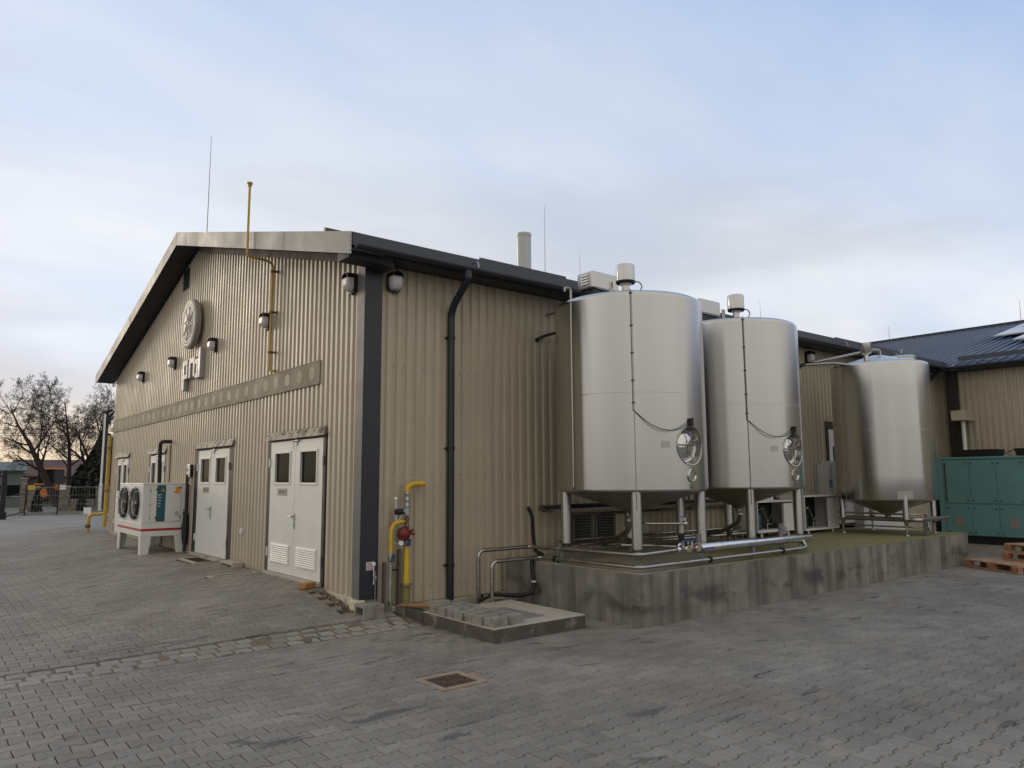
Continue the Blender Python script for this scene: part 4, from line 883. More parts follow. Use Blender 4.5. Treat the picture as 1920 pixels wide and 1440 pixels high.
def tank(c, R, z0, z1, legr, lab, cone_top, man, grp='stainless steel tanks on the plinth', leg_a=0):
    cx_, cy_ = c
    t = thing('steel_tank', (cx_, cy_, TZ), lab, 'tank', grp)
    b = MB(); prof = [(R-.035, z0+.0), (R-.010, z0+.006), (R, z0+.03)]
    prof += [(R, z0+.03+(z1-z0-.10)*k/6) for k in range(1, 7)]
    prof += [(R-.006, z1-.040), (R-.022, z1-.016), (R-.045, z1-.004), (R-.07, z1)]
    if not man:
        b.lathe((cx_, cy_, 0), prof, 128); b.build('shell', 'steel', parent=t, smooth=True)
    else:                                   # shell with a real opening for the manway
        n = 128; hw = 6; zA, zB, RM = 1.79, 2.39, .240
        prof = [p for p in prof[:3]]+[(R, z) for z in (zA, zB, 2.9, 3.4)]+[p for p in prof if p[1] > z1-.08]
        nr = len(prof); V = []; NR = []
        for i, (r, z) in enumerate(prof):
            a_, c_ = prof[max(i-1, 0)], prof[min(i+1, nr-1)]; tz_, tr_2 = c_[1]-a_[1], c_[0]-a_[0]; nz = -tr_2/max(1e-6, sqrt(tz_**2+tr_2**2)); nh = tz_/max(1e-6, sqrt(tz_**2+tr_2**2))
            if r == R: nz, nh = 0, 1
            for k in range(n):
                th = 2*pi*k/n-pi/2; V.append((cx_+r*cos(th), cy_+r*sin(th), z)); NR.append((nh*cos(th), nh*sin(th), nz))
        iA = next(i for i, p in enumerate(prof) if p[1] == zA and p[0] == R); F = []
        for i in range(nr-1):
            for k in range(n):
                if i == iA and (k < hw or k >= n-hw): continue
                F.append((i*n+k, i*n+(k+1) % n, (i+1)*n+(k+1) % n, (i+1)*n+k))
        m = 64; base = len(V); tw = 2*pi*hw/n; zc_ = (zA+zB)/2; hz_ = (zB-zA)/2
        for ring_ in range(4):
            f = ring_/3
            for q in range(m):
                a_ = 2*pi*q/m; ux, uz = cos(a_), sin(a_); k_ = 1/max(abs(ux), abs(uz))
                th_o, z_o = tw*ux*k_, zc_+hz_*uz*k_; th_i, z_i = math.asin(RM*ux/R), zc_+RM*uz
                th = th_o*(1-f)+th_i*f-pi/2; z = z_o*(1-f)+z_i*f
                V.append((cx_+R*cos(th), cy_+R*sin(th), z)); NR.append((cos(th), sin(th), 0))
        for ring_ in range(3):
            for q in range(m): p_ = base+ring_*m+q; q_ = base+ring_*m+(q+1) % m; F.append((p_, q_, q_+m, p_+m))
        b.add(V, F); sh = b.build('shell', 'steel', parent=t, smooth=True)
        sh.data.normals_split_custom_set_from_vertices(NR)
    b = MB(); b.lathe((cx_, cy_, 0), [(R-.0695, z1-.001), (R*.55, z1+cone_top*.45), (.12, z1+cone_top), (0, z1+cone_top)], 96); b.build('top_dome', 'steel', parent=t, smooth=True)
    b = MB(); b.lathe((cx_, cy_, 0), [(R-.036, z0+.001), (R*.5, z0-.14), (.10, z0-.27), (.05, z0-.32), (.05, z0-.36), (0, z0-.36)], 96); b.build('bottom_cone', 'steeld' if man else 'steel', parent=t, smooth=True)
    zs = z0+(z1-z0)*(.485 if man else .5)
    MB().lathe((cx_, cy_, 0), [(R-.001, zs-.006), (R+.0012, zs), (R-.001, zs+.006)], 128).build('weld_seam', 'steel', parent=t, smooth=True)
    for a in (45, 135, 225, 315):
        a = radians(a+leg_a); x, y = cx_+legr*cos(a), cy_+legr*sin(a); r = .068 if man else .055
        b = MB(); b.cyl((x, y, TZ+(.22 if man else .30)), (x, y, z0+(.02 if man else .10)), r, n=24); lg = b.build('leg', 'steel', parent=t, smooth=True)
        b = MB(); zt = TZ+(.2195 if man else .2995); b.lathe((x, y, 0), [(r-.004, zt), (r*.55, zt-.11), (r*.5, zt-.115), (.016, zt-.12), (.016, TZ+.02), (.045, TZ+.018), (.048, TZ), (0, TZ)], 20); b.build('foot', 'steelpipe', parent=lg, smooth=True)
        if not man:
            MB().lathe((cx_, cy_, 0), [(R+.0005, z0+.03), (R+.005, z0+.0305), (R+.005, z0+.1795), (R+.0005, z0+.18)], 6, a0=a-pi/2-.16, a1=a-pi/2+.16).build('leg_plate', 'steelm', parent=lg)
    def onc(deg, r, z): a = radians(deg); return Vector((cx_+r*cos(a), cy_+r*sin(a), z))
    sa = -135 if man else 154
    MB().tube([onc(sa, R+.010, z1-.01), onc(sa, R+.010, z0+.02), onc(sa, R+.006, z0-.22 if man else z0-.15)], .007, 6).build('conduit', 'steelpipe', parent=t)
    if man:
        MB().obox(onc(174, R+.004, (z0+z1)/2), (-sin(radians(174))*.012, cos(radians(174))*.012, 0), (cos(radians(174))*.006, sin(radians(174))*.006, 0), (0, 0, (z1-z0)/2-.06)).build('jacket_seam', 'steelp', parent=t)
        MB().tube([onc(sa-.9, R+.008, z1-.0), onc(sa-.9, R+.008, 2.52)], .0045, 6).build('cable', 'rubber', parent=t)
        for z in (4.02, 3.6, 3.25, 2.9, 2.62): MB().box(*[v for p in zip(onc(sa-.5, R+.009, z)-Vector((.016, .016, .006)), onc(sa-.5, R+.009, z)+Vector((.016, .016, .006))) for v in p]).build('cable_clip', 'black', parent=t)
        sag = [onc(sa-.9, R+.01, 2.53)]
        for k in range(1, 13):
            u = k/12; sag.append(onc(sa+u*(-91-sa), R+.02+.05*sin(pi*u), 2.53-.13*u-.62*u*(1-u)*(1.1-.35*u)*1.35))
        sag.append(onc(-90, R+.05, 2.44))
        MB().tube(sag, .006, 6).build('hanging_cable', 'rubber', parent=t, smooth=True)
        MB().obox(onc(-90, R+.018, 2.385), (.028, 0, 0), (0, .018, 0), (0, 0, .05)).build('sensor_head', 'black', parent=t, bevel=.004)
        # manway in a conical neck set into the shell, facing the yard
        mc = (cx_, cy_, 2.09); m = 64; b = MB(); V = []
        for rr, yy in ((RM+.012, .004), (RM+.006, .014), (RM-.004, .010), (RM-.006, -.01), (.205, None), (.165, None)):
            for q in range(m):
                x_, z_ = rr*cos(2*pi*q/m), rr*sin(2*pi*q/m); dd = sqrt(R*R-x_*x_)+yy if yy is not None else R-(.085 if rr > .2 else .10)
                V.append((cx_+x_, cy_-dd, 2.09+z_))
        b.add(V, [(i*m+q, i*m+(q+1) % m, (i+1)*m+(q+1) % m, (i+1)*m+q) for i in range(5) for q in range(m)]); b.build('manway_neck', 'steelm2', parent=t, smooth=True)
        MB().lathe(mc, [(.170, R-.105), (.170, R-.075), (.158, R-.068), (.15, R-.066), (.10, R-.052), (.0, R-.046)], 40, axis=(0, -1, 0)).build('manway_door', 'steelp', parent=t, smooth=True)
        yb = cy_-R+.025
        MB().tube([(cx_-.20, yb+.02, 2.10), (cx_+.02, yb, 2.10), (cx_+.15, yb+.01, 2.10)], .010, 8).build('manway_bar', 'steeld', parent=t)
        MB().tube([(cx_+.02, yb-.012, 2.27), (cx_+.02, yb-.012, 1.93)], .008, 8).build('manway_yoke', 'steeld', parent=t)
        MB().tube([(cx_+.02, yb-.05, 2.14), (cx_+.10, yb-.06, 2.18)], .008, 6).build('manway_handle', 'steelpipe', parent=t)
        MB().cyl((cx_+.02, yb+.01, 2.10), (cx_+.02, yb-.07, 2.10), .013, n=10).build('manway_screw', 'steeld', parent=t)
        gc = (cx_, cy_, 1.712)
        MB().lathe(gc, [(.085, R-.06), (.088, R+.012), (.072, R+.014), (.05, R-.03)], 28, axis=(0, -1, 0)).build('gauge_well', 'steelp', parent=t, smooth=True)
        MB().lathe(gc, [(0, R-.002), (.040, R-.002), (.044, R-.006), (.044, R-.04)], 24, axis=(0, -1, 0)).build('gauge', 'print', parent=t, smooth=True)
        MB().box(cx_-.004, cx_+.02, cy_-R-.001, cy_-R+.0015, 1.712, 1.718).build('gauge_needle', 'printd', parent=t)
        MB().obox(onc(-90, R+.002, 1.575), (.030, 0, 0), (0, .004, 0), (0, 0, .022)).build('number_plate', 'printd', parent=t)
        for q in (-.013, .011): MB().obox(onc(-90, R+.0068, 1.577)+Vector((q, 0, 0)), (.008, 0, 0), (0, .0005, 0), (0, 0, .012)).build('number_plate_print', 'sign', parent=t)
        MB().lathe((cx_, cy_, 0), [(R+.0005, 2.06), (R+.003, 2.0605), (R+.003, 2.1395), (R+.0005, 2.14)], 4, a0=radians(-113-90-3.5), a1=radians(-113-90+3.5)).build('rating_plate', 'steelpipe', parent=t)
        # breather cap, agitator motor cover and their fittings
        kx, ky = cx_-.60, cy_-.52
        MB().lathe((kx, ky, z1), [(.05, -.02), (.05, .10), (.085, .115), (.085, .13), (0, .13)], 24).build('breather_stem', 'steel', parent=t, smooth=True)
        MB().lathe((kx, ky, z1), [(.115, .125), (.128, .14), (.128, .155), (.09, .155)], 32).build('breather_gasket', 'rubber', parent=t)
        MB().lathe((kx, ky, z1), [(.124, .156), (.124, .355), (.114, .372), (0, .376)], 32).build('breather_cap', 'steel', parent=t, smooth=True)
        MB().tube([(kx+.06, ky-.06, z1+.15), (kx+.15, ky-.10, z1+.16), (kx+.19, ky-.12, z1+.10), (kx+.15, ky-.10, z1+.02)], .009, 8, bend=.05).build('cable_loop', 'steeld', parent=t, smooth=True)
        MB().cyl((kx-.13, ky+.14, z1-.02), (kx-.13, ky+.14, z1+.16), .025, n=12).build('nozzle', 'steelpipe', parent=t)
        bx0, bx1, by0, by1, bz0 = cx_-.42, cx_+.12, cy_+.26, cy_+.58, z1+.27
        MB().box(bx0, bx1, by0, by1, bz0, bz0+.25).build('motor_cover', 'steel', parent=t, bevel=.025, seg=3)
        for k in range(4): MB().obox((bx0-.006, (by0+by1)/2-.01, bz0+.08+k*.04), (.006, 0, .004), (0, .07, 0), (.003, 0, .010)).build('cover_louvre', 'steelp', parent=t)
        MB().box(bx0+.04, bx1-.04, by0+.04, by1-.04, z1+.02, bz0-.001).build('motor_base', 'black', parent=t)
        MB().tube([(bx0-.12, by1-.0, z1+.04), (bx0-.12, by1, z1+.30), (bx0-.22, by1+.02, z1+.30), (bx0-.22, by1+.02, z1+.24)], .018, 8, bend=.04).build('spray_pipe', 'steelpipe', parent=t, smooth=True)
        MB().tube([(cx_-.75, cy_+.35, z1+.03), (cx_-.35, cy_+.15, z1+.11)], .012, 8).build('lid_rail', 'steelpipe', parent=t)
        MB().lathe((cx_-.35, cy_+.20, z1), [(.30, .0), (.30, .07), (.27, .085), (0, .10)], 36).build('hatch', 'rubber', parent=t, smooth=True)
    return t
t1 = tank((3.25, -1.55), 1.01, 1.515, 4.07, .905, 'tall steel tank with manway, standing over the plinth end beside the pit', .10, True)
t2 = copy_tree(t1, None, (2.55, .08, 0)); t2['label'] = 'tall steel tank with manway, standing between the other two tanks'
t3 = tank((10.56, -1.6), .895, 1.235, 3.89, .85, 'squatter steel tank with conical top and no manway beside the green enclosure', .20, False)
# third tank: top fittings and its pipes
c3 = Vector((10.56, -1.6, 3.89))
MB().lathe(c3+Vector((-.72, -.12, 0)), [(.045, -.05), (.045, .13), (.085, .15), (.10, .17), (.10, .36), (.0, .37)], 24).build('breather_cap', 'steel', parent=t3, smooth=True)
MB().lathe(c3+Vector((.45, -.30, 0)), [(.24, -.02), (.24, .15), (.255, .155), (.255, .175), (.20, .20), (0, .215)], 36).build('hatch', 'steel', parent=t3, smooth=True)
MB().tube([c3+Vector((.25, -.36, .22)), c3+Vector((.25, -.36, .30)), c3+Vector((.32, -.36, .30))], .015, 8).build('hatch_handle', 'steelpipe', parent=t3)
MB().tube([c3+Vector((-.78, 1.52, .08)), c3+Vector((-.72, .9, .12)), c3+Vector((-.05, .02, .33)), c3+Vector((.05, -.03, .32)), c3+Vector((.06, -.04, .16))], .026, 10, bend=.10).build('fill_pipe', 'steelpipe', parent=t3, smooth=True)
MB().lathe(c3+Vector((.06, -.04, .16)), [(.036, 0), (.06, 0), (.06, .03), (.036, .03)], 16).build('flange', 'steelpipe', parent=t3)
MB().tube([c3+Vector((-.86, .10, -.06)), c3+Vector((-1.0, .35, .0)), c3+Vector((-1.18, .95, .02)), c3+Vector((-1.18, 1.10, -.1)), c3+Vector((-1.18, 1.10, -3.1))], .026, 10, bend=.10).build('overflow_pipe', 'steelpipe', parent=t3, smooth=True)
MB().tube([c3+Vector((-1.42, 1.48, .10)), c3+Vector((-1.42, 1.40, .05)), c3+Vector((-1.42, 1.40, -3.2))], .014, 8).build('drop_conduit', 'galv', parent=t3)
# pipework ring in front of the third tank
rp3 = thing('tank_feed_pipes', (10.3, -2.35, TZ), 'low steel pipes running round the legs of the squat tank', 'pipework')
MB().tube([(10.05, -.90, .885), (10.02, -2.40, .885), (11.25, -2.42, .885)], .042, 12, bend=.10).build('main_pipe', 'steelpipe', parent=rp3, smooth=True)
MB().tube([(10.0, -.86, .985), (9.98, -2.30, .985), (10.35, -2.40, .985), (10.35, -2.42, .74)], .018, 8, bend=.08).build('upper_pipe', 'steelpipe', parent=rp3, smooth=True)
MB().tube([(10.02, -.88, .75), (10.0, -2.34, .75), (10.40, -2.42, .74)], .015, 8, bend=.08).build('lower_pipe', 'steeld', parent=rp3, smooth=True)
MB().box(10.20, 10.25, -2.44, -2.39, TZ, .88).build('stand', 'steeld', parent=rp3)
MB().lathe((10.40, -2.42, .72), [(.02, -.05), (.035, -.04), (.035, .04), (.02, .05)], 12).build('valve', 'steelp', parent=rp3)

# the two product pipes along the plinth edge ----------------------
ppu = thing('product_pipe', (2.3, -2.5, TZ), 'upper bare steel pipe from the pit bending along the plinth edge to the valves', 'pipe')
MB().tube([(1.42, -.51, .02), (1.42, -.51, .757), (2.30, -.51, .757), (2.30, -2.50, .792), (2.98, -2.50, .806)], .026, 12, bend=.085, seg=7).build('tube', 'steelpipe', parent=ppu, smooth=True)
for p in ((2.30, -.55, .757), (2.30, -1.10, .768)): MB().lathe(p, [(.027, -.02), (.034, -.02), (.034, .02), (.027, .02)], 12, axis=(0, 1, 0)).build('clamp', 'steelp', parent=ppu)
MB().box(2.275, 2.325, -1.15, -1.09, TZ, .75).build('stand', 'steeld', parent=ppu)
ppl = thing('return_pipe', (2.25, -2.55, TZ), 'lower bare steel pipe from the pit hugging the plinth top edge', 'pipe')
MB().tube([(1.42, -.80, .02), (1.42, -.80, .640), (2.23, -.80, .640), (2.23, -2.555, .655), (5.70, -2.575, .660), (5.85, -2.56, .668), (5.86, -2.50, .76)], .026, 12, bend=.08, seg=7).build('tube', 'steelpipe', parent=ppl, smooth=True)
for p, ax in (((2.23, -1.10, .642), (0, 1, 0)), ((3.55, -2.56, .657), (1, 0, 0)), ((5.2, -2.57, .66), (1, 0, 0))): MB().lathe(p, [(.027, -.014), (.042, -.014), (.042, .014), (.027, .014)], 14, axis=ax).build('clamp', 'rubber', parent=ppl)
for x, y in ((2.23, -1.10), (3.50, -2.50), (5.2, -2.5)): MB().box(x-.02, x+.02, y-.02, y+.02, TZ, .63).build('stand', 'steeld', parent=ppl)
# valve cluster and insulated pipe
vc = thing('valve_cluster', (3.1, -2.5, .80), 'polished steel valve cluster with blue handles on the product pipe', 'valves')
zc = .806
MB().lathe((2.98, -2.5, zc), [(.028, 0), (.045, .01), (.045, .03), (.03, .04), (.03, .09), (.046, .10), (.046, .13), (.03, .14), (.03, .22), (.046, .23), (.046, .26), (.03, .27), (.03, .34)], 16, axis=(1, 0, 0)).build('run', 'steelp', parent=vc, smooth=True)
for x, dy in ((3.06, -.10), (3.15, .09), (3.24, -.11)):
    MB().tube([(x, -2.5, zc), (x, -2.5+dy, zc+.02)], .026, 12).build('branch', 'steelp', parent=vc, smooth=True)
    MB().lathe((x, -2.5+dy, zc+.02), [(.0, .03), (.044, .03), (.048, .02), (.048, 0), (.03, -.01)], 16, axis=(0, 1 if dy > 0 else -1, .1)).build('ferrule', 'steelp', parent=vc, smooth=True)
for x, hx in ((3.10, .0), (3.20, .04), (3.28, -.02)):
    MB().cyl((x, -2.5, zc+.03), (x, -2.5, zc+.10), .014, n=10).build('valve_stem', 'steelp', parent=vc)
    MB().obox((x+hx, -2.52, zc+.105), (.055, -.01, .004), (.003, .010, 0), (0, 0, .006)).build('valve_lever', 'blueb', parent=vc, bevel=.003)
MB().tube([(3.07, -2.42, zc+.03), (2.95, -2.1, zc+.03), (2.80, -1.75, zc+.02)], .016, 8).build('sample_pipe', 'steelpipe', parent=vc)
for k in range(3): MB().lathe((3.34+k*.03, -2.5, zc), [(.04, 0), (.062, .002), (.062, .014), (.04, .016)], 20, axis=(1, 0, 0)).build('flange', 'steelp', parent=vc)
ins = thing('insulated_pipe_run', (4.7, -2.5, .78), 'thick silver jacketed pipe running along the plinth front', 'pipe')
MB().tube([(3.42, -2.5, .805), (3.5, -2.5, .806), (4.7, -2.5, .80), (6.12, -2.46, .785), (6.19, -2.46, .782)], [.035, .052, .055, .055, .03], 18).build('jacket', 'insul', parent=ins, smooth=True)
for x in (3.85, 4.6, 5.4): MB().lathe((x, -2.495, .803), [(.0555, -.008), (.058, -.008), (.058, .008), (.0555, .008)], 18, axis=(1, 0, 0)).build('band', 'steelpipe', parent=ins)
for x in (3.52, 5.42): MB().box(x-.04, x+.04, -2.435, -2.405, TZ, 1.02 if x > 5 else .97).build('stand', 'steeld', parent=ins)
MB().box(4.55, 4.59, -2.53, -2.47, TZ, .745).build('stand', 'steeld', parent=ins)
MB().obox((3.56, -2.57, .80), (.075, 0, .004), (0, .008, 0), (0, 0, .008)).build('lever', 'blueb', parent=ins)
MB().box(5.47, 5.62, -2.40, -2.36, .86, .97).build('valve_box', 'galv', parent=ins, bevel=.006)
MB().lathe((5.9, -2.46, .70), [(.02, 0), (.03, .01), (.03, .05), (.02, .06)], 12).build('drain_cock', 'steelp', parent=ins)
# sampling tap under tank 1, pipes behind the legs
tp = thing('sample_tap', (3.25, -1.6, 1.15), 'small steel sampling tap with blue handle under the first tank', 'tap')
MB().tube([(3.25, -1.55, 1.16), (3.05, -1.95, 1.10), (3.55, -2.15, 1.09)], .016, 8, bend=.05).build('tube', 'steelpipe', parent=tp, smooth=True)
MB().lathe((3.55, -2.15, 1.09), [(.017, 0), (.03, .01), (.03, .05), (.018, .06)], 12, axis=(1, -.3, 0)).build('body', 'steelp', parent=tp)
MB().tube([(3.585, -2.16, 1.10), (3.59, -2.16, 1.17)], .009, 8).build('stem', 'steelp', parent=tp)
MB().obox((3.55, -2.16, 1.175), (.05, .005, 0), (0, .009, 0), (0, 0, .005)).build('lever', 'blueb', parent=tp)
tr = thing('wall_pipe_tray', (5, -.12, 1.2), 'cable tray with black and steel lines along the wall behind the tanks', 'pipe tray')
MB().box(2.85, 9.0, -.30, -.06, 1.225, 1.24).build('tray', 'steeld', parent=tr)
MB().tube([(2.75, -.2, 1.27), (9.0, -.2, 1.27)], .03, 8).build('steel_line', 'steelpipe', parent=tr)
MB().tube([(3.2, -.26, 1.275), (5.5, -.28, 1.26), (8.8, -.25, 1.28)], .032, 8).build('black_line', 'rubber', parent=tr)
MB().tube([(3.4, -.12, 1.14), (8.8, -.12, 1.14)], .022, 8).build('steel_line', 'steelpipe', parent=tr)
for x in (2.95, 4.7, 6.4, 8.2): MB().box(x-.015, x+.015, -.30, -.04, 1.19, 1.2245).build('bracket', 'steeld', parent=tr)
for k, (y, z) in enumerate(((-.35, .78), (-.48, .72), (-.62, .70))):
    lp = thing('floor_pipe', (5, y, z), ('upper', 'middle', 'lower')[k]+' steel pipe running along the wall foot behind the tank legs', 'pipe')
    MB().tube([(3.0+.3*k, y, z), (8.9, y, z)], .022, 8).build('tube', 'steelpipe', parent=lp, smooth=True)
    for x in (4.4, 6.9): MB().box(x-.015, x+.015, y-.015, y+.015, TZ, z-.015).build('stand', 'steeld', parent=lp)
for x in (3.25, 5.8):
    dpp = thing('tank_outlet_pipe', (x, -1.5, TZ), 'insulated outlet pipe dropping from the cone of the '+('first' if x < 4 else 'second')+' tank', 'pipe')
    MB().tube([(x, -1.5, 1.17), (x+.02, -1.45, .98), (x+.35, -.9, .80), (x+.4, -.5, .75)], .035, 10, bend=.1).build('tube', 'steelpipe', parent=dpp, smooth=True)
    MB().lathe((x, -1.5, 1.10), [(.037, 0), (.06, .005), (.06, .03), (.037, .035)], 16).build('flange', 'steelp', parent=dpp)
bh = thing('black_hose', (1.9, -.95, .1), 'black rubber hose looping off the plinth corner into the pit', 'hose')
MB().tube([(2.62, -.10, 1.26), (2.56, -.26, 1.14), (2.58, -.24, .95), (2.60, -.26, .66), (2.45, -.62, .64), (2.14, -.74, .63), (2.10, -.78, .50), (2.10, -.82, .32), (2.06, -.86, .20), (1.92, -.72, .16), (1.70, -.42, .17), (1.52, -.40, .10)], .027, 10, bend=.09, seg=4).build('tube', 'rubber', parent=bh, smooth=True)
MB().lathe((2.10, -.82, .34), [(.028, -.01), (.033, -.01), (.033, .01), (.028, .01)], 12).build('clip', 'print', parent=bh)
MB().lathe((1.60, -.40, .15), [(.028, -.04), (.036, -.04), (.036, .04), (.028, .04)], 12, axis=(1, 0, 0)).build('coupling', 'steelp', parent=bh)

# open condensing cabinets behind the second tank ------------------
def cabinet(x0, x1, yf, yb, z0, z1, lab):
    c = thing('condensing_cabinet', ((x0+x1)/2, yf, TZ), lab, 'cabinet', 'open condensing cabinets on the plinth'); w = .02
    MB().box(x0, x0+w, yf, yb, z0, z1).build('side_panel', 'whited', parent=c); MB().box(x1-w, x1, yf, yb, z0, z1).build('side_panel', 'whited', parent=c)
    MB().box(x0+w, x1-w, yf, yb, z1-w, z1-.0005).build('top_panel', 'whited', parent=c); MB().box(x0+w, x1-w, yf, yb, z0+.0005, z0+.035).build('base_tray', 'white', parent=c); MB().box(x0+w, x1-w, yb-w, yb, z0+.036, z1-w-.001).build('back_panel', 'rubber', parent=c)
    for x in (x0+.18, x1-.18):
        for y in (yf+.05, yb-.05): MB().cyl((x, y, TZ), (x, y, z0), .02, n=10).build('leg', 'print', parent=c)
    zc_ = z0+.04; xm = (x0+x1)/2
    MB().lathe((x0+.22, yf+.22, zc_), [(.0, 0), (.12, .0), (.125, .04), (.125, .24), (.09, .30), (0, .32)], 20).build('compressor', 'bluep', parent=c, smooth=True)
    MB().box(x0+.42, x1-.38, yb-.22, yb-.03, zc_+.02, z1-.08).build('condenser_coil', 'black', parent=c)
    MB().lathe((x0+.60, yb-.23, (z0+z1)/2), [(.0, .02), (.16, .02), (.17, 0)], 20, axis=(0, -1, 0)).build('fan', 'rubber', parent=c)
    MB().tube([(x0+.25, yf+.2, zc_+.32), (x0+.35, yf+.12, zc_+.40), (x0+.52, yf+.12, zc_+.12), (x0+.62, yf+.15, zc_+.20), (x0+.68, yf+.12, zc_+.26)], .009, 6, bend=.04).build('line', 'steelp', parent=c)
    MB().tube([(x0+.45, yf+.1, zc_), (x0+.45, yf+.1, zc_+.10), (x0+.6, yf+.1, zc_+.10)], .012, 6).build('line', 'steelp', parent=c)
    MB().box(x1-.34, x1-.03, yf+.02, yf+.06, zc_, z1-.05).build('inner_shield', 'whited', parent=c)
    return c
cabinet(9.02, 10.30, -.74, -.22, .655, 1.315, 'white open cabinet with compressor standing beside the squat tank legs')
cabinet(7.46, 8.70, -.72, -.22, .690, 1.245, 'white open cabinet with compressor standing behind the second tank legs')
wb = thing('electric_cabinet', (11.2, -.3, .5), 'tall pale electric cabinet against the side wall behind the squat tank', 'cabinet')
MB().box(10.95, 11.65, -.42, -.06, TZ+.1, 2.02).build('case', 'whited', parent=wb, bevel=.01)
MB().box(10.78, 10.949, -.30, -.06, 1.2, 1.95).build('side_unit', 'whited', parent=wb, bevel=.006)
MB().box(10.81, 10.92, -.312, -.3005, 1.45, 1.62).build('label', 'greenm', parent=wb)
for x in (11.0, 11.55): MB().box(x, x+.06, -.4, -.1, TZ, TZ+.0995).build('leg', 'black', parent=wb)
wb = thing('low_white_box', (12.2, -.5, 0), 'low plain white box on the ground behind the squat tank', 'box')
MB().box(11.60, 13.6, -.62, -.2, .02, 1.42).build('case', 'whited', parent=wb, bevel=.01)
MB().box(11.58, 13.62, -.64, -.18, 1.421, 1.45).build('lid', 'white', parent=wb, bevel=.006)
pk = thing('stacked_filter_tubes', (8.2, -.3, 1.25), 'row of pale upright tubes standing on the cabinet behind the second tank', 'tubes')
for k in range(4): MB().cyl((7.95+k*.13, -.45, 1.246), (7.95+k*.13, -.45, 1.52), .045, n=12).build('tube', 'whited', parent=pk, smooth=True)

# ================================================================== CORNER CLUTTER
cs = thing('manhole_slab', (1.05, -1.5, 0), 'low square concrete chamber slab with grit filled top beside the plinth', 'slab')
b = MB(); b.box(.39, 1.715, -2.18, -.81, -.05, .132); b.box(1.56, 1.715, -.8099, -.60, -.05, .132); b.build('base', 'conct', parent=cs, bevel=.012)
b = MB(); b.box(.392, 1.713, -2.178, -.812, .1325, .145); b.build('top', 'concp', parent=cs, bevel=.004)
MB().box(.72, 1.30, -1.95, -1.22, .1455, .149).build('grit_fill', 'gravel', parent=cs)
pw = thing('pit_block_wall', (.49, -.4, 0), 'short row of concrete blocks between the side wall and the slab', 'blocks')
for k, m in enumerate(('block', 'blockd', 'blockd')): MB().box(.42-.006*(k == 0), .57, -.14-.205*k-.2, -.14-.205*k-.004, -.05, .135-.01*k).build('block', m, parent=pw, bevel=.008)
pb = MB().box(.575, 1.6, -.80, -.14, -.04, .012); pb.build('pit_floor', 'conct', loc=(1, -.5, 0), kind='structure')  # shallow floor coloured dark to stand in for the shade of a deep pit
# stones left on the slab: individual pavers
for k, (x, y, r, z) in enumerate([(.50, -1.02, .05, 0), (.49, -1.19, -.04, 0), (.51, -1.36, .08, 0), (.49, -1.53, .0, 0), (.50, -1.70, -.06, 0), (.49, -1.87, .03, 0), (.51, -2.06, .10, 0), (.71, -1.08, .3, 0), (.72, -1.27, .05, 0), (.70, -1.46, -.15, 0), (.71, -1.66, .1, 0), (.72, -1.84, .0, 0), (.74, -2.05, .22, 0)]):
    o = bpy.data.meshes.new('loose_paver'); V, F = stone_geo(OUT, .004, .004, .095); o.from_pydata(V, [], F+[tuple(range(24, 36))[::-1]]); o.materials.append(MT['block'])
    ob = bpy.data.objects.new('loose_paver', o); COL.objects.link(ob); ob.location = (x, y, .145+.095); ob.rotation_euler = (0, 0, r+pi*.0)
    lab = {0: 'loose paving stone on the slab, end of the edge row beside the timber pole', 6: 'loose paving stone on the slab corner farthest from the hall wall', 12: 'loose paving stone turned askew beside the grit fill on the slab'}.get(k, 'loose grey paving stone within the rows laid on the chamber slab')
    tag(ob, lab, 'paving stone', 'paving stones left on the slab')
pk = thing('timber_plank', (.5, -1.2, .15), 'weathered orange brown timber pole lying across the pit blocks and slab', 'plank')
MB().tube([(.40, -.30, .150), (.62, -.88, .185), (.80, -1.62, .175)][::1], [.022, .034, .034], 8).build('pole', 'plank', parent=pk)
MB().cyl((.80, -1.62, .175), (.803, -1.632, .175), .0345, n=8).build('cut_end', 'wood', parent=pk)
cb_ = thing('hollow_block', (-.05, -.3, 0), 'grey hollow concrete block lying against the hall corner', 'block')
def hollow(x0, x1, y0, y1, z0, z1, parent, m='block', w=.03):
    MB().box(x0, x1, y0, y0+w, z0, z1).build('shell_side', m, parent=parent); MB().box(x0, x1, y1-w, y1, z0, z1).build('shell_side', m, parent=parent)
    MB().box(x0, x1, y0+w, y1-w, z1-w, z1-.0005).build('shell_top', m, parent=parent); MB().box(x0, x1, y0+w, y1-w, z0+.0005, z0+w).build('shell_bottom', m, parent=parent)
    MB().box((x0+x1)/2-.015, (x0+x1)/2+.015, y0+w, y1-w, z0+w, z1-w).build('web', m, parent=parent)
hollow(-.13, .14, -.34, -.095, .035, .20, cb_)
cb2 = thing('hollow_block', (-.1, 4.2, .2), 'hollow concrete block set on end beside the second door frame', 'block')
hollow(-.24, -.07, 3.98, 4.60, .19, .345, cb2, 'concp', .035)
bk = thing('loose_brick', (-.25, 1.06, .2), 'single orange brick piece on the paving beside the nearest door', 'brick')
MB().obox((-.22, 1.09, G(-.22, 1.09)+.035), (.10, .055, 0), (-.03, .05, 0), (0, 0, .033)).build('body', 'brick', parent=bk, bevel=.006)
MB().obox((-.22, 1.09, G(-.22, 1.09)+.069), (.06, .033, 0), (-.012, .02, 0), (0, 0, .002)).build('frog', 'brick', parent=bk)
b = MB()
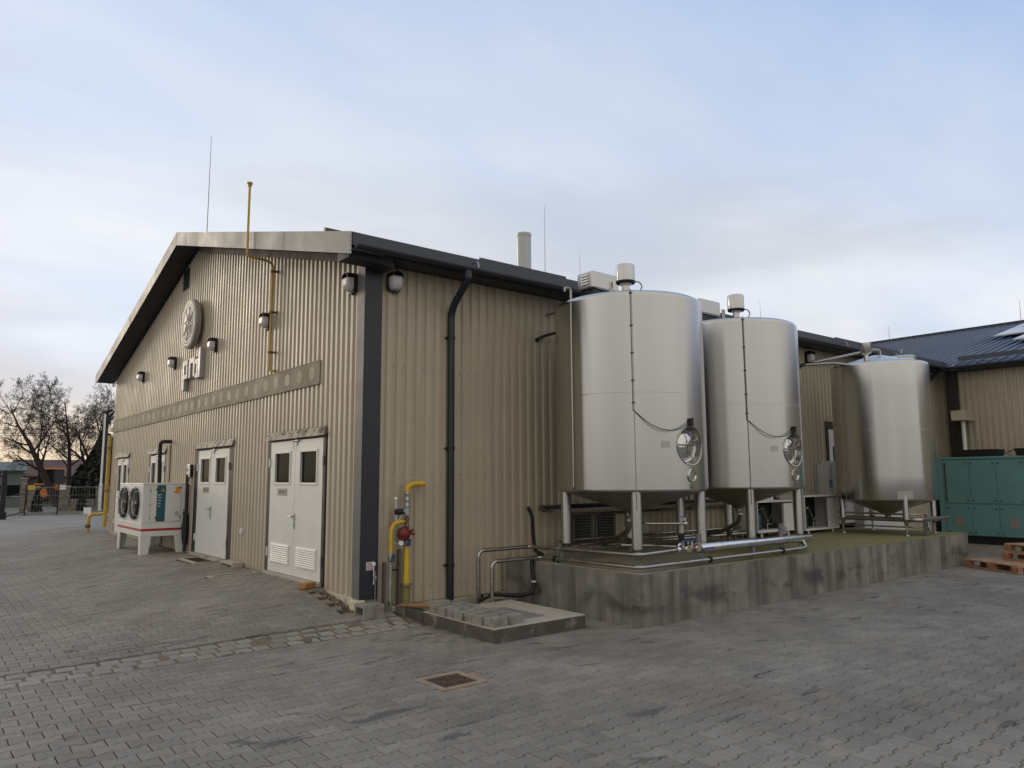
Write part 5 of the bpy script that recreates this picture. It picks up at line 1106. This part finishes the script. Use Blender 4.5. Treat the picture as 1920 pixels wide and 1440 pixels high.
for k in range(150):
    x = random.uniform(-.22, -.075); y = random.uniform(-.05, .95)
    if x < -.24+.10*(y < .1): continue
    r = random.uniform(.007, .015); c = Vector((x, y, G(x, y)-.004+r*.3))
    b.lathe(c, [(0, -r*.6), (r*.8, -r*.35), (r, .0), (r*.7, r*.5), (0, r*.65)], 6, axis=(random.uniform(-.3, .3), random.uniform(-.3, .3), 1))
b.build('pebbles', 'peb', kind='stuff', label='brown pebbles in the gap along the hall base', cat='pebbles')
MB().add([(-.25, -.11, G(-.25, -.1)-.012), (-.06, -.11, G(-.06, -.1)-.012), (-.06, .99, G(-.06, .99)-.012), (-.25, .99, G(-.25, .99)-.012)], [(0, 1, 2, 3)]).build('pebble_bed', 'sand', kind='structure')
# mortar that closes the ragged edge of the paving against slab, plinth and walls
for x0, x1, y0, y1 in ((.25, 1.84, -2.30, -2.181), (.25, .389, -2.18, -.36), (1.716, 1.84, -2.18, -.14), (2.02, 11.66, -2.76, -2.637), (2.02, 2.160, -2.636, -.14), (11.545, 11.67, -2.636, -.14)):
    MB().box(x0, x1, y0, y1, -.03, -.005).build('edge_mortar', 'fill', kind='structure')
# manhole cover
mh = thing('manhole_cover', (-.73, -3.05, 0), 'rusty square manhole cover in a sandy concrete frame', 'manhole cover')
b = MB(); x0, x1, y0, y1 = -.955, -.50, -3.265, -2.825; w = .055
b.box(x0, x0+w, y0, y1, -.03, .004); b.box(x1-w, x1, y0, y1, -.03, .004); b.box(x0+w+.0002, x1-w-.0002, y0, y0+w, -.03, .0035); b.box(x0+w+.0002, x1-w-.0002, y1-w, y1, -.03, .0035)
b.build('frame', 'sandst', parent=mh, bevel=.004)
MB().box(x0-.12, x1+.12, y0-.12, y1+.12, -.02, -.011).build('mortar_bed', 'sandst', parent=mh)
MB().box(x0+w+.006, x1-w-.006, y0+w+.006, y1-w-.006, -.03, -.006).build('lid', 'rust', parent=mh)
mxy = ((x0+x1)/2, (y0+y1)/2)
for r in (.06, .105, .145): MB().lathe((*mxy, -.006), [(r-.010, 0), (r-.008, .006), (r+.008, .006), (r+.010, 0)], 28).build('raised_ring', 'rust', parent=mh)
for q in range(8):
    a = q*pi/4; MB().obox((mxy[0]+.125*cos(a), mxy[1]+.125*sin(a), -.003), (cos(a)*.018, sin(a)*.018, 0), (-sin(a)*.012, cos(a)*.012, 0), (0, 0, .003)).build('raised_stud', 'rust', parent=mh)
def channel(x0, x1, y0, y1, lab, along):
    t = thing('channel_drain', ((x0+x1)/2, (y0+y1)/2, .2), lab, 'drain'); w = .07; zz = lambda x, y: G(x, y)+.008
    def quad(a, b_, c, d, m, nm, dz=0):
        P = [(a, c), (b_, c), (b_, d), (a, d)]; MB().hexa([(x, y, zz(x, y)-.04+dz) for x, y in P]+[(x, y, zz(x, y)+dz) for x, y in P]).build(nm, m, parent=t)
    quad(x0, x0+w, y0, y1, 'concp', 'frame'); quad(x1-w, x1, y0, y1, 'concp', 'frame'); quad(x0+w+.001, x1-w-.001, y0, y0+w, 'concp', 'frame'); quad(x0+w+.001, x1-w-.001, y1-w, y1, 'concp', 'frame')
    quad(x0+w+.002, x1-w-.002, y0+w+.002, y1-w-.002, 'rust', 'grate', -.012)
    n = 10
    for k in range(n):
        if along == 'y': a = y0+w+.02+(y1-y0-2*w-.04)*k/(n-1); quad(x0+w+.003, x1-w-.003, a-.008, a+.008, 'rust', 'bar', -.004)
        else: a = x0+w+.02+(x1-x0-2*w-.04)*k/(n-1); quad(a-.008, a+.008, y0+w+.003, y1-w-.003, 'rust', 'bar', -.004)
channel(-.52, -.10, 5.09, 6.09, 'pale framed rusty drain grate in front of the second door', 'y')
channel(-.86, -.11, 3.06, 3.30, 'narrow pale framed drain slot beside the nearest door', 'x')

# ================================================================== WING ON THE RIGHT
WX, EXW, WRX = 17.3, 16.85, 27.0
wing = thing('wing_building', (WX, -6, 0), 'beige corrugated wing with blue grey ribbed roof behind the green enclosure', 'building')
YW0 = -16
cladding(0.0, 15.5, lambda s, d, z: (WX-.004-d, -.02-s, z), .10, lambda s: 4.42, [], wing)
MB().box(WX+.001, WX+.25, YW0, -.003, -.1, 4.4).build('wall', 'plinthw', parent=wing)
MB().box(WX-.10, WX-.003, YW0, -.003, -.1, .099).build('base_course', 'concp', parent=wing)
def wz(x): return 4.56+SLOPE*(x-EXW)
b = MB(); b.hexa([(EXW, YW0, wz(EXW)-.08), (WRX, YW0, wz(WRX)-.08), (WRX, 13, wz(WRX)-.08), (EXW, 13, wz(EXW)-.08), (EXW, YW0, wz(EXW)), (WRX, YW0, wz(WRX)), (WRX, 13, wz(WRX)), (EXW, 13, wz(EXW))])
b.build('roof', 'roofb', parent=wing)
b = MB(); b.hexa([(WRX+.001, YW0, wz(WRX)-.08), (2*WRX-EXW, YW0, wz(EXW)-.08), (2*WRX-EXW, 13, wz(EXW)-.08), (WRX+.001, 13, wz(WRX)-.08), (WRX+.001, YW0, wz(WRX)), (2*WRX-EXW, YW0, wz(EXW)), (2*WRX-EXW, 13, wz(EXW)), (WRX+.001, 13, wz(WRX))]); b.build('roof', 'roofb', parent=wing)
b = MB().box(WRX-.14, WRX+.14, YW0, 13, wz(WRX)-.02, wz(WRX)+.06); b.build('ridge_cap', 'anth', parent=wing)
rm = None
y = -15.8
while y < 9.5:                              # standing ribs of the roof sheets
    if rm is None:
        r_ = MB().hexa([(EXW-.02, y, wz(EXW)-.004), (WRX-.15, y, wz(WRX-.15)-.004), (WRX-.15, y+.05, wz(WRX-.15)-.004), (EXW-.02, y+.05, wz(EXW)-.004), (EXW-.02, y+.012, wz(EXW)+.04), (WRX-.15, y+.012, wz(WRX-.15)+.04), (WRX-.15, y+.038, wz(WRX-.15)+.04), (EXW-.02, y+.038, wz(EXW)+.04)]).build('roof_rib', 'roofb', parent=wing)
        rm = r_; ry = y
    else:
        c = r_.copy(); COL.objects.link(c); c.parent = wing; c.location = Vector(r_.location)+Vector((0, y-ry, 0)); ORG[c.name] = ORG[r_.name]
    y += .255
MB().box(EXW-.022, EXW-.006, YW0, -.45, 4.47, 4.555).build('eave_flashing', 'roof', parent=wing)
b = MB(); gutter(b, (EXW-.085, YW0, 4.53), (EXW-.085, -.62, 4.53), (-1, 0, 0)); b.build('gutter', 'roof', parent=wing, smooth=True)
MB().box(EXW, WX, YW0, -.45, 4.435, 4.445).build('soffit', 'soffd', parent=wing)
# snow guard: a rail on feet above the eave
MB().box(EXW+.55, EXW+.57, YW0, -.6, wz(EXW+.55)+.05, wz(EXW+.55)+.17).build('snow_guard', 'roof', parent=wing)
for i, (xa, ya) in enumerate([(20.3, -2.05), (20.3, -3.1), (20.3, -4.15), (22.05, -1.0), (22.05, -2.05), (22.05, -3.1), (23.8, 0.05-1.05), (23.8, -2.05), (25.4, -1.4)]):
    xb, yb = xa+1.65, ya+1.0; l_ = .10
    b = MB(); b.hexa([(xa, ya, wz(xa)+l_), (xb, ya, wz(xb)+l_), (xb, yb, wz(xb)+l_), (xa, yb, wz(xa)+l_), (xa, ya, wz(xa)+l_+.04), (xb, ya, wz(xb)+l_+.04), (xb, yb, wz(xb)+l_+.04), (xa, yb, wz(xa)+l_+.04)])
    b.build('solar_panel', 'solar', parent=wing)
# corner post, beam and white downpipe
MB().box(16.98, 17.20, -.62, -.40, -.1, 4.43).build('corner_post', 'brownf', parent=wing)
MB().box(16.55, 17.19, -.95, -.63, 3.10, 3.36).build('bracket_beam', 'clad', parent=wing, bevel=.01)
MB().tube([(16.85, -.80, 3.09), (16.85, -.80, .1)], .05, 10).build('downpipe', 'white', parent=wing, smooth=True)
rod(27.0, .65, wz(27)+.06, 8.10, 'lightning rod on the wing ridge near the solar panels'); rod(27.0, 5.4, wz(27)+.06, 7.9, 'short lightning rod on the wing ridge behind the hall roof end')

# green plant enclosure ------------------------------------------
ge = thing('plant_enclosure', (16.8, -2.5, 0), 'long teal green steel plant enclosure in front of the wing wall', 'enclosure')
GX0, GX1, GYA, GYB = 16.30, 17.05, -6.4, -.30
MB().box(GX0+.02, GX1, GYA+.02, GYB-.02, .20, 2.10).build('body', 'greenm', parent=ge)
MB().box(GX0-.01, GX1, GYA, GYB, 2.101, 2.155).build('roof_rail', 'greenm', parent=ge, bevel=.008)
MB().box(GX0-.005, GX0+.10, GYB-.10, GYB+.005, .18, 2.10).build('corner_post', 'greenm', parent=ge, bevel=.006)
MB().box(GX0+.1, GX1-.05, GYA+.05, GYB-.05, -.02, .1995).build('skid', 'rubber', parent=ge)
yv = GYB-.13
k = 0
while yv-.62 > GYA:
    for z0, z1 in ((1.0, 2.06), (.21, .94)):
        p = MB().box(GX0, GX0+.0195, yv-.60, yv-.004, z0, z1).build('access_panel', 'greenm', parent=ge, bevel=.006)
        for yy in (yv-.06, yv-.54):
            for zz in (z0+.07, z1-.07): MB().cyl((GX0, yy, zz), (GX0-.012, yy, zz), .018, n=8).build('latch', 'rubber', parent=p)
        if z0 < .5 and k % 2 == 0: MB().box(GX0-.006, GX0-.0005, yv-.42, yv-.20, .42, .66).build('filter_grille', 'sign', parent=p)
    yv -= .605; k += 1
MB().box(GX0-.008, GX0-.0005, GYB-.19, GYB-.165, 1.05, 2.0).build('door_seal', 'rubber', parent=ge)
for y0, y1 in ((-1.66, -.85), (-2.85, -2.06), (-4.1, -3.3)):
    b = MB(); b.hexa([(GX0+.04, y0+.04, 2.156), (GX1-.1, y0+.04, 2.156), (GX1-.1, y1-.04, 2.156), (GX0+.04, y1-.04, 2.156), (GX0, y0, 2.335), (GX1-.05, y0, 2.335), (GX1-.05, y1, 2.335), (GX0, y1, 2.335)]); b.build('fan_cowl', 'rubber', parent=ge)
MB().tube([(GX0+.1, -1.68, 2.27), (GX0+.08, -1.85, 2.22), (GX0+.1, -2.04, 2.31)], .012, 6).build('cable', 'rubber', parent=ge)

# pallets --------------------------------------------------------
def pallet(cx_, cy_, z, ang, lab):
    t = thing('wooden_pallet', (cx_, cy_, z), lab, 'pallet', 'pallets lying by the plinth end')
    def part(nm, m, x0, x1, y0, y1, z0, z1):
        me = MB().box(x0+cx_, x1+cx_, y0+cy_, y1+cy_, z0+z, z1+z); return me.build(nm, m, parent=t, bevel=.003)
    for k in range(7): part('deck_board', 'wood', -.6, .6, -.4+k*.1167, -.4+k*.1167+.098, .122, .144)
    for x in (-.6, -.072, .455): part('cross_board', 'wood', x, x+.145, -.4, .4, .100, .1215)
    for x in (-.6, -.072, .455):
        for y in (-.4, -.05, .3): part('block', 'woodr', x, x+.145, y, y+.1, .0225, .0995)
    for y in (-.4, -.05, .3): part('bottom_board', 'wood', -.6, .6, y, y+.1, 0, .022)
    t.rotation_euler = (0, 0, ang)
    return t
A = radians(62)
pallet(11.15, -3.42, .004, A, 'pale wooden pallet lying flat on the paving under part of the stack')
pallet(11.50, -3.95, .152, A+.05, 'lower wooden pallet of the small stack resting on the flat pallet')
pallet(11.53, -3.98, .300, A-.03, 'topmost wooden pallet of the small stack')

# ================================================================== STREET SIDE IN THE DISTANCE
def P3(u, v, dist):                        # a point seen at a pixel, at a given ground distance
    d = fw+r2*((u-960)/FPX)-u2*((v-720)/FPX); d.normalize(); k = dist/sqrt(d.x**2+d.y**2); return Vector(CAM)+d*k
# big bare tree with three stems
def tree(base, stems, lab):
    t = thing('bare_tree', base, lab, 'tree'); wood = MB(); twig = MB(); rnd = random.Random(11)
    def branch(p, d, ln, r, lev):
        n = 5 if lev < 2 else 4; pts = [p]; q = Vector(p); dd = Vector(d).normalized(); rs = [r]
        for i in range(n):
            dd = (dd+Vector((rnd.gauss(0, .10), rnd.gauss(0, .10), rnd.gauss(.05 if lev > 0 else 0, .06)))).normalized(); q = q+dd*(ln/n); pts.append(q.copy()); rs.append(max(.006, r*(1-.93*(i+1)/n)))
        (wood if lev < 2 else twig).tube(pts, rs, 6 if lev < 2 else 3, caps=False)
        if lev >= 5: return
        kids = (12, 9, 7, 5, 3)[lev]
        for k in range(kids):
            f = (.30 if lev == 0 else .18)+(.80-.0 if lev else .68)*(k+rnd.random()*.6)/kids; f = min(f, .99)
            i = min(n-1, int(f*n)); a = pts[i].lerp(pts[i+1], f*n-i); dirp = (pts[i+1]-pts[i]).normalized()
            side = dirp.cross(Vector((rnd.gauss(0, 1), rnd.gauss(0, 1), rnd.gauss(0, 1)))).normalized()
            nd = dirp*rnd.uniform(.35, .8)+side*rnd.uniform(.6, 1.0)+Vector((0, 0, .10))
            branch(a, nd, ln*rnd.uniform(.36, .58)*(1.1-.45*f), max(.006, rs[i]*rnd.uniform(.36, .52)), lev+1)
    for off, d, ln, r in stems: branch(Vector(base)+Vector(off), Vector(d), ln, r, 0)
    wood.build('trunk', 'bark', parent=t, smooth=True); twig.build('crown', 'bark', parent=t)
tb = P3(120, 952, 66); tb.z = ZT(tb.x, tb.y)
rx = r2.copy(); rx.z = 0; rx.normalize()
tree(tuple(tb), [(-rx*.5, (-rx*.36+Vector((0, 0, 1)))[:], 8.6, .33), (rx*.2, (rx*.02+Vector((0, 0, 1)))[:], 8.3, .22), (rx*.9, (rx*.30+Vector((0, 0, 1)))[:], 8.9, .33)], 'large leafless tree with three main stems behind the street wall')
# dark evergreens beside it
def evergreen(base, h, w, n, lab, name='evergreen_tree'):
    t = thing(name, base, lab, 'tree' if h > 1.5 else 'shrub'); rnd = random.Random(int(h*100)+n)
    MB().cyl(base, Vector(base)+Vector((0, 0, h*.6)), .05+.02*h, .02, 6).build('trunk', 'bark', parent=t)
    b = MB()
    for k in range(n):
        f = rnd.random()**.8; z = h*(.04+.96*f); rr = w*(1-f)**.6*(.75+.25*rnd.random())*(.55+.45*rnd.random()); a = rnd.uniform(0, 2*pi)
        c = Vector(base)+Vector((rr*cos(a), rr*sin(a), z)); s = (.16 if h > 1.5 else .06)*rnd.uniform(.6, 1.4)*max(1, w*.5)
        e1 = Vector((rnd.gauss(0, 1), rnd.gauss(0, 1), rnd.gauss(0, 1))).normalized()*s; e2 = Vector((rnd.gauss(0, 1), rnd.gauss(0, 1), rnd.gauss(0, 1))).normalized()*s
        b.add([c-e1, c+e2, c+e1*1.2, c-e2], [(0, 1, 2, 3)])
    b.build('crown', 'ever', parent=t)
for (u, v, dist, h, w, n, lab) in ((193, 953, 60, 5.0, 1.5, 2600, 'dark tall evergreen beside the hall corner'), (170, 953, 63, 4.0, 1.4, 2200, 'dark evergreen to the side of the bare tree'), (150, 953, 65, 3.0, 1.3, 1800, 'low dark evergreen under the bare tree')):
    p = P3(u, v, dist); p.z = ZT(p.x, p.y); evergreen(tuple(p), h, w, n, lab)
for u, lab in ((68, 'small dark cypress shrub by the pillar with the yellow notice'), (153, 'small dark cypress shrub beside the white planter')):
    p = P3(u, 952, 45.3); p.z = ZT(p.x, p.y); evergreen(tuple(p), 1.25, .34, 500, lab, 'cypress_shrub')
# stone pillars and low wall of the street front
def pillar(u0, u1, vtop, lab, dist=46.6):
    a, c = P3(u0, 950, dist), P3(u1, 950, dist); m = (a+c)/2; w = (c-a).length/2; zb = ZT(m.x, m.y); top = P3((u0+u1)/2, vtop, dist).z; ax = (c-a).normalized(); ax.z = 0; ay = Vector((-ax.y, ax.x, 0))
    t = thing('stone_pillar', (m.x, m.y, zb), lab, 'pillar', 'stone pillars of the street wall'); n = max(3, int((top-zb)/.2)); ch = (top-zb)/n
    for k in range(n):
        s = random.uniform(-.015, .015); MB().obox((m.x, m.y, zb+ch*(k+.5)), ax*(w+s), ay*(w*.8+s), (0, 0, ch/2-.014)).build('course', 'stone', parent=t, bevel=.02)
    MB().obox((m.x, m.y, (zb+top)/2), ax*(w-.03), ay*(w*.8-.03), (0, 0, (top-zb)/2-.01)).build('core', 'mortar', parent=t)
    MB().obox((m.x, m.y, top+.03), ax*(w+.04), ay*(w*.8+.04), (0, 0, .03)).build('cap', 'mortar', parent=t)
pillar(36, 48, 898, 'tall banded stone pillar at the street beside the grey shed'); pillar(50, 72, 914, 'broad stone pillar carrying a yellow notice'); pillar(109, 129, 913, 'broad stone pillar carrying a white notice under the tree'); pillar(178, 188, 914, 'narrow stone pillar behind the street lamp'); pillar(195, 206, 914, 'stone pillar next to the hall corner')
def sw(u0, u1, vt, lab):
    a, c = P3(u0, 950, 46.6), P3(u1, 950, 46.6); ax = (c-a).normalized(); ay = Vector((-ax.y, ax.x, 0)); m = (a+c)/2; zb = ZT(m.x, m.y); top = P3(u0, vt, 46.6).z; L_ = (c-a).length
    t = thing('stone_wall', (m.x, m.y, zb), lab, 'wall'); n = 3; ch = (top-zb)/n; k2 = max(2, int(L_/.45))
    for k in range(n):
        for q in range(k2): MB().obox(a+ax*(L_*(q+.5)/k2)+Vector((0, 0, zb-a.z+ch*(k+.5))), ax*(L_/k2/2-.012), ay*.12*random.uniform(.9, 1.1), (0, 0, ch/2-.012)).build('stone', 'stone', parent=t)
    MB().obox((m.x, m.y, (zb+top)/2), ax*(L_/2-.01), ay*.095, (0, 0, (top-zb)/2-.01)).build('core', 'mortar', parent=t)
sw(130, 177, 936, 'low stone wall between the street pillars')
for u, v, m, lab in ((59, 914, 'yellow', 'yellow notice board fixed on a stone pillar'), (117, 914, 'print', 'small white notice board fixed on a stone pillar')):
    p = P3(u, v, 45.9); t = thing('notice_board', tuple(p), lab, 'sign'); MB().obox(p, rx*.19, (.0, .01, 0), (0, 0, .11)).build('board', m, parent=t); MB().obox(p+Vector((0, .018, 0)), rx*.15, (0, .006, 0), (0, 0, .08)).build('backing', 'steeld', parent=t)
p = P3(164, 955, 43.6); t = thing('white_planter', (p.x, p.y, 0), 'low white box planter at the foot of the street wall', 'planter'); MB().obox((p.x, p.y, .16), rx*.17, (0, .14, 0), (0, 0, .17)).build('box', 'print', parent=t, bevel=.01); MB().obox((p.x, p.y, .335), rx*.145, (0, .115, 0), (0, 0, .006)).build('soil', 'field', parent=t)
# thin mesh fence along the yard
def fence(us, v, h, dist, lab):
    P = [P3(u, v, dist) for u in us]; t = thing('mesh_fence', (P[0].x, P[0].y, 0), lab, 'fence')
    for p in P: MB().box(p.x-.03, p.x+.03, p.y-.03, p.y+.03, 0, h).build('post', 'rubber', parent=t)
    for i in range(len(P)-1):
        a, c = P[i].copy(), P[i+1].copy(); a.z = c.z = 0; b = MB(); n = int((c-a).length/.12)
        for z in (.12, .5, .95, h-.15): b.tube([a+Vector((0, 0, z)), c+Vector((0, 0, z))], .012 if z in (.12, h-.15) else .005, 4)
        for q in range(1, n): x = a.lerp(c, q/n); b.tube([x+Vector((0, 0, .12)), x+Vector((0, 0, h-.15))], .0035, 3)
        b.build('mesh_panel', 'steeld', parent=t, kind='stuff')
fence([46, 107, 193, 240], 959, 1.5, 44.2, 'thin dark wire mesh fence along the verge')
gp = P3(3, 967, 40.5); t = thing('gate_post', (gp.x, gp.y, 0), 'thick black gate post at the yard entrance', 'gate post'); MB().box(gp.x-.10, gp.x+.10, gp.y-.08, gp.y+.08, 0, 2.15).build('post', 'rubber', parent=t, bevel=.01); MB().box(gp.x-.9, gp.x-.101, gp.y-.03, gp.y+.03, 1.85, 1.93).build('gate_rail', 'rubber', parent=t); MB().box(gp.x-.16, gp.x+.16, gp.y-.12, gp.y+.12, -.02, .30).build('roller_box', 'rubber', parent=t)
gr = P3(24, 962, 42); t = thing('gate_track', (gr.x, gr.y, 0), 'low dark gate track running from the gate post along the drive', 'gate track')
MB().tube([gp+Vector((.1, .1, .08-gp.z)), P3(46, 959, 43.5)], .03, 5).build('rail', 'rubber', parent=t); MB().tube([gp+Vector((.1, .1, .95-gp.z)), P3(46, 959, 43.5)+Vector((0, 0, .9))], .02, 5).build('rail', 'rubber', parent=t)
# street lamp and wooden utility pole
lp_ = P3(186, 957, 46.2); t = thing('street_lamp', (lp_.x, lp_.y, 0), 'white tapered street lamp pole with dark head beside the far hall corner', 'street lamp')
MB().tube([(lp_.x, lp_.y, 0), (lp_.x, lp_.y, 1.5), (lp_.x, lp_.y, 1.52), (lp_.x, lp_.y, 5.4)], [.085, .08, .055, .045], 12).build('pole', 'print', parent=t, smooth=True)
hd = P3(202, 772, 46.2); MB().tube([(lp_.x, lp_.y, 5.35), hd], .03, 6).build('arm', 'print', parent=t); MB().obox(hd, rx*.26+Vector((0, 0, .07)), (0, .14, 0), (-.02, 0, .07)).build('head', 'rubber', parent=t, bevel=.03)
up_ = P3(190, 955, 52); t = thing('utility_pole', (up_.x, up_.y, ZT(up_.x, up_.y)), 'dark wooden utility pole behind the street lamp', 'pole'); MB().cyl((up_.x, up_.y, ZT(up_.x, up_.y)), (up_.x, up_.y, 5.6), .12, .09, 10).build('pole', 'bark', parent=t); MB().obox((up_.x, up_.y, 5.35), rx*.22, (0, .12, 0), (0, 0, .25)).build('junction', 'rubber', parent=t)
for k, (va, vb, r) in enumerate(((812, 806, .022), (804, 800, .012), (815, 812, .012))):
    a, c = P3(-140, va, 62), P3(330, vb, 56); m = (a+c)/2-Vector((0, 0, .12))
    t = thing('overhead_wire', tuple((a+c)/2), ('thick overhead cable crossing behind the bare tree', 'upper thin overhead wire crossing behind the bare tree', 'lower thin overhead wire crossing behind the bare tree')[k], 'wire'); MB().tube([a, m, c], r, 5).build('wire', 'rubber', parent=t)
# buildings beyond the street
def barn(u0, u1, vr, ve, dist, wallm, roofm, depth, lab, gab=False):
    a, c = P3(u0, 900, dist), P3(u1, 900, dist); a.z = c.z = 0; ax = (c-a).normalized(); ay = Vector((-ax.y, ax.x, 0)); L_ = (c-a).length; zb = ZT(a.x, a.y+0)-.05
    zr = P3((u0+u1)/2, vr, dist+depth/2).z; ze = P3((u0+u1)/2, ve, dist).z; o = a+ax*L_/2+ay*depth/2
    t = thing('long_house' if not gab else 'grey_shed', (o.x, o.y, zb), lab, 'building')
    MB().obox((o.x, o.y, (zb+ze)/2), ax*L_/2, ay*depth/2, (0, 0, (ze-zb)/2)).build('wall', wallm, parent=t)
    for s in (-1, 1):
        e0 = o+ay*s*(depth/2+.35); b = MB(); lo = Vector((e0.x, e0.y, ze-.08)); hi = Vector((o.x, o.y, zr)); X_ = ax*(L_/2+.3)
        b.hexa([lo-X_, lo+X_, hi+X_, hi-X_, lo-X_+Vector((0, 0, .12)), lo+X_+Vector((0, 0, .12)), hi+X_+Vector((0, 0, .12)), hi-X_+Vector((0, 0, .12))]); b.build('roof', roofm, parent=t)
        gg = o+ax*s*(L_/2-.01); MB().prism([(gg+ay*depth/2)+Vector((0, 0, ze)), gg-ay*depth/2+Vector((0, 0, ze)), gg+Vector((0, 0, zr))], ax*-.1*s).build('gable', wallm, parent=t)
    f = a-ay*.02
    for q in range(3 if gab else 7):
        w = f+ax*L_*(q+.5)/(3 if gab else 7)+Vector((0, 0, zb+1.6)); MB().obox(w, ax*.5, ay*.03, (0, 0, .5)).build('window', 'glass', parent=t); MB().obox(w-Vector((0, 0, .56)), ax*.58, ay*.06, (0, 0, .05)).build('sill', 'mortar', parent=t)
barn(20, 260, 864.5, 893, 92, 'plast', 'tilered', 11, 'long low house with brown tiled roof behind the tractor')
barn(-60, 43, 868, 882, 84, 'greyb', 'greyb', 8, 'grey green shed with flat pitched roof at the street', True)
# orange backhoe tractor
td = 74.0; tc_ = P3(92, 940, td); tz = tc_.z; tr_ = thing('backhoe_tractor', (tc_.x, tc_.y, tz), 'orange backhoe tractor with glazed cab parked behind the street wall', 'tractor')
ax, ay, az = rx, Vector((-rx.y, rx.x, 0)), Vector((0, 0, 1))
def tb_(nm, m, x, z, hx, hz, hy=.55, y=0, bev=.04): return MB().obox(tc_+ax*x+ay*y+az*z, ax*hx, ay*hy, az*hz).build(nm, m, parent=tr_, bevel=bev)
tb_('cab_roof', 'tracor', 0, 2.70, .80, .07, .75); tb_('cab_base', 'tracor', 0, 1.20, .72, .22); tb_('glazing', 'glass', 0, 1.95, .62, .55, .62)
for x in (-.66, -.02, .66): tb_('cab_pillar', 'rubber', x, 2.0, .05, .64, .66, 0, .01)
tb_('hood', 'tracor', 1.35, 1.15, .72, .26, .45); tb_('chassis', 'rubber', .5, .70, 1.7, .18, .4)
tb_('mudguard', 'tracor', -.1, 1.42, .70, .06, .85, -.1)
for x, r, y in ((.05, .74, -.7), (1.75, .50, -.6), (.05, .74, .7), (1.75, .50, .6)):
    w = tc_+ax*x+az*r+ay*y; o = MB().lathe(w, [(r*.55, -.2), (r*.9, -.2), (r, -.14), (r, .14), (r*.9, .2), (r*.55, .2)], 24, axis=ay).build('tyre', 'rubber', parent=tr_, smooth=True); MB().lathe(w, [(0, -.08), (r*.25, -.16), (r*.56, -.12), (r*.56, .12), (r*.25, .16), (0, .08)], 20, axis=ay).build('rim', 'tracor', parent=o)
MB().tube([tc_+ax*2.0+az*1.1, tc_+ax*2.7+az*1.45, tc_+ax*3.4+az*.5], .10, 6).build('loader_arm', 'tracor', parent=tr_); tb_('loader_bucket', 'steeld', 3.6, .4, .3, .3, .9)
MB().tube([tc_+ax*1.9+az*1.0, tc_+ax*2.5+az*1.25, tc_+ax*3.2+az*.65], .07, 6, bend=.2).build('lift_arm', 'tracor', parent=tr_)
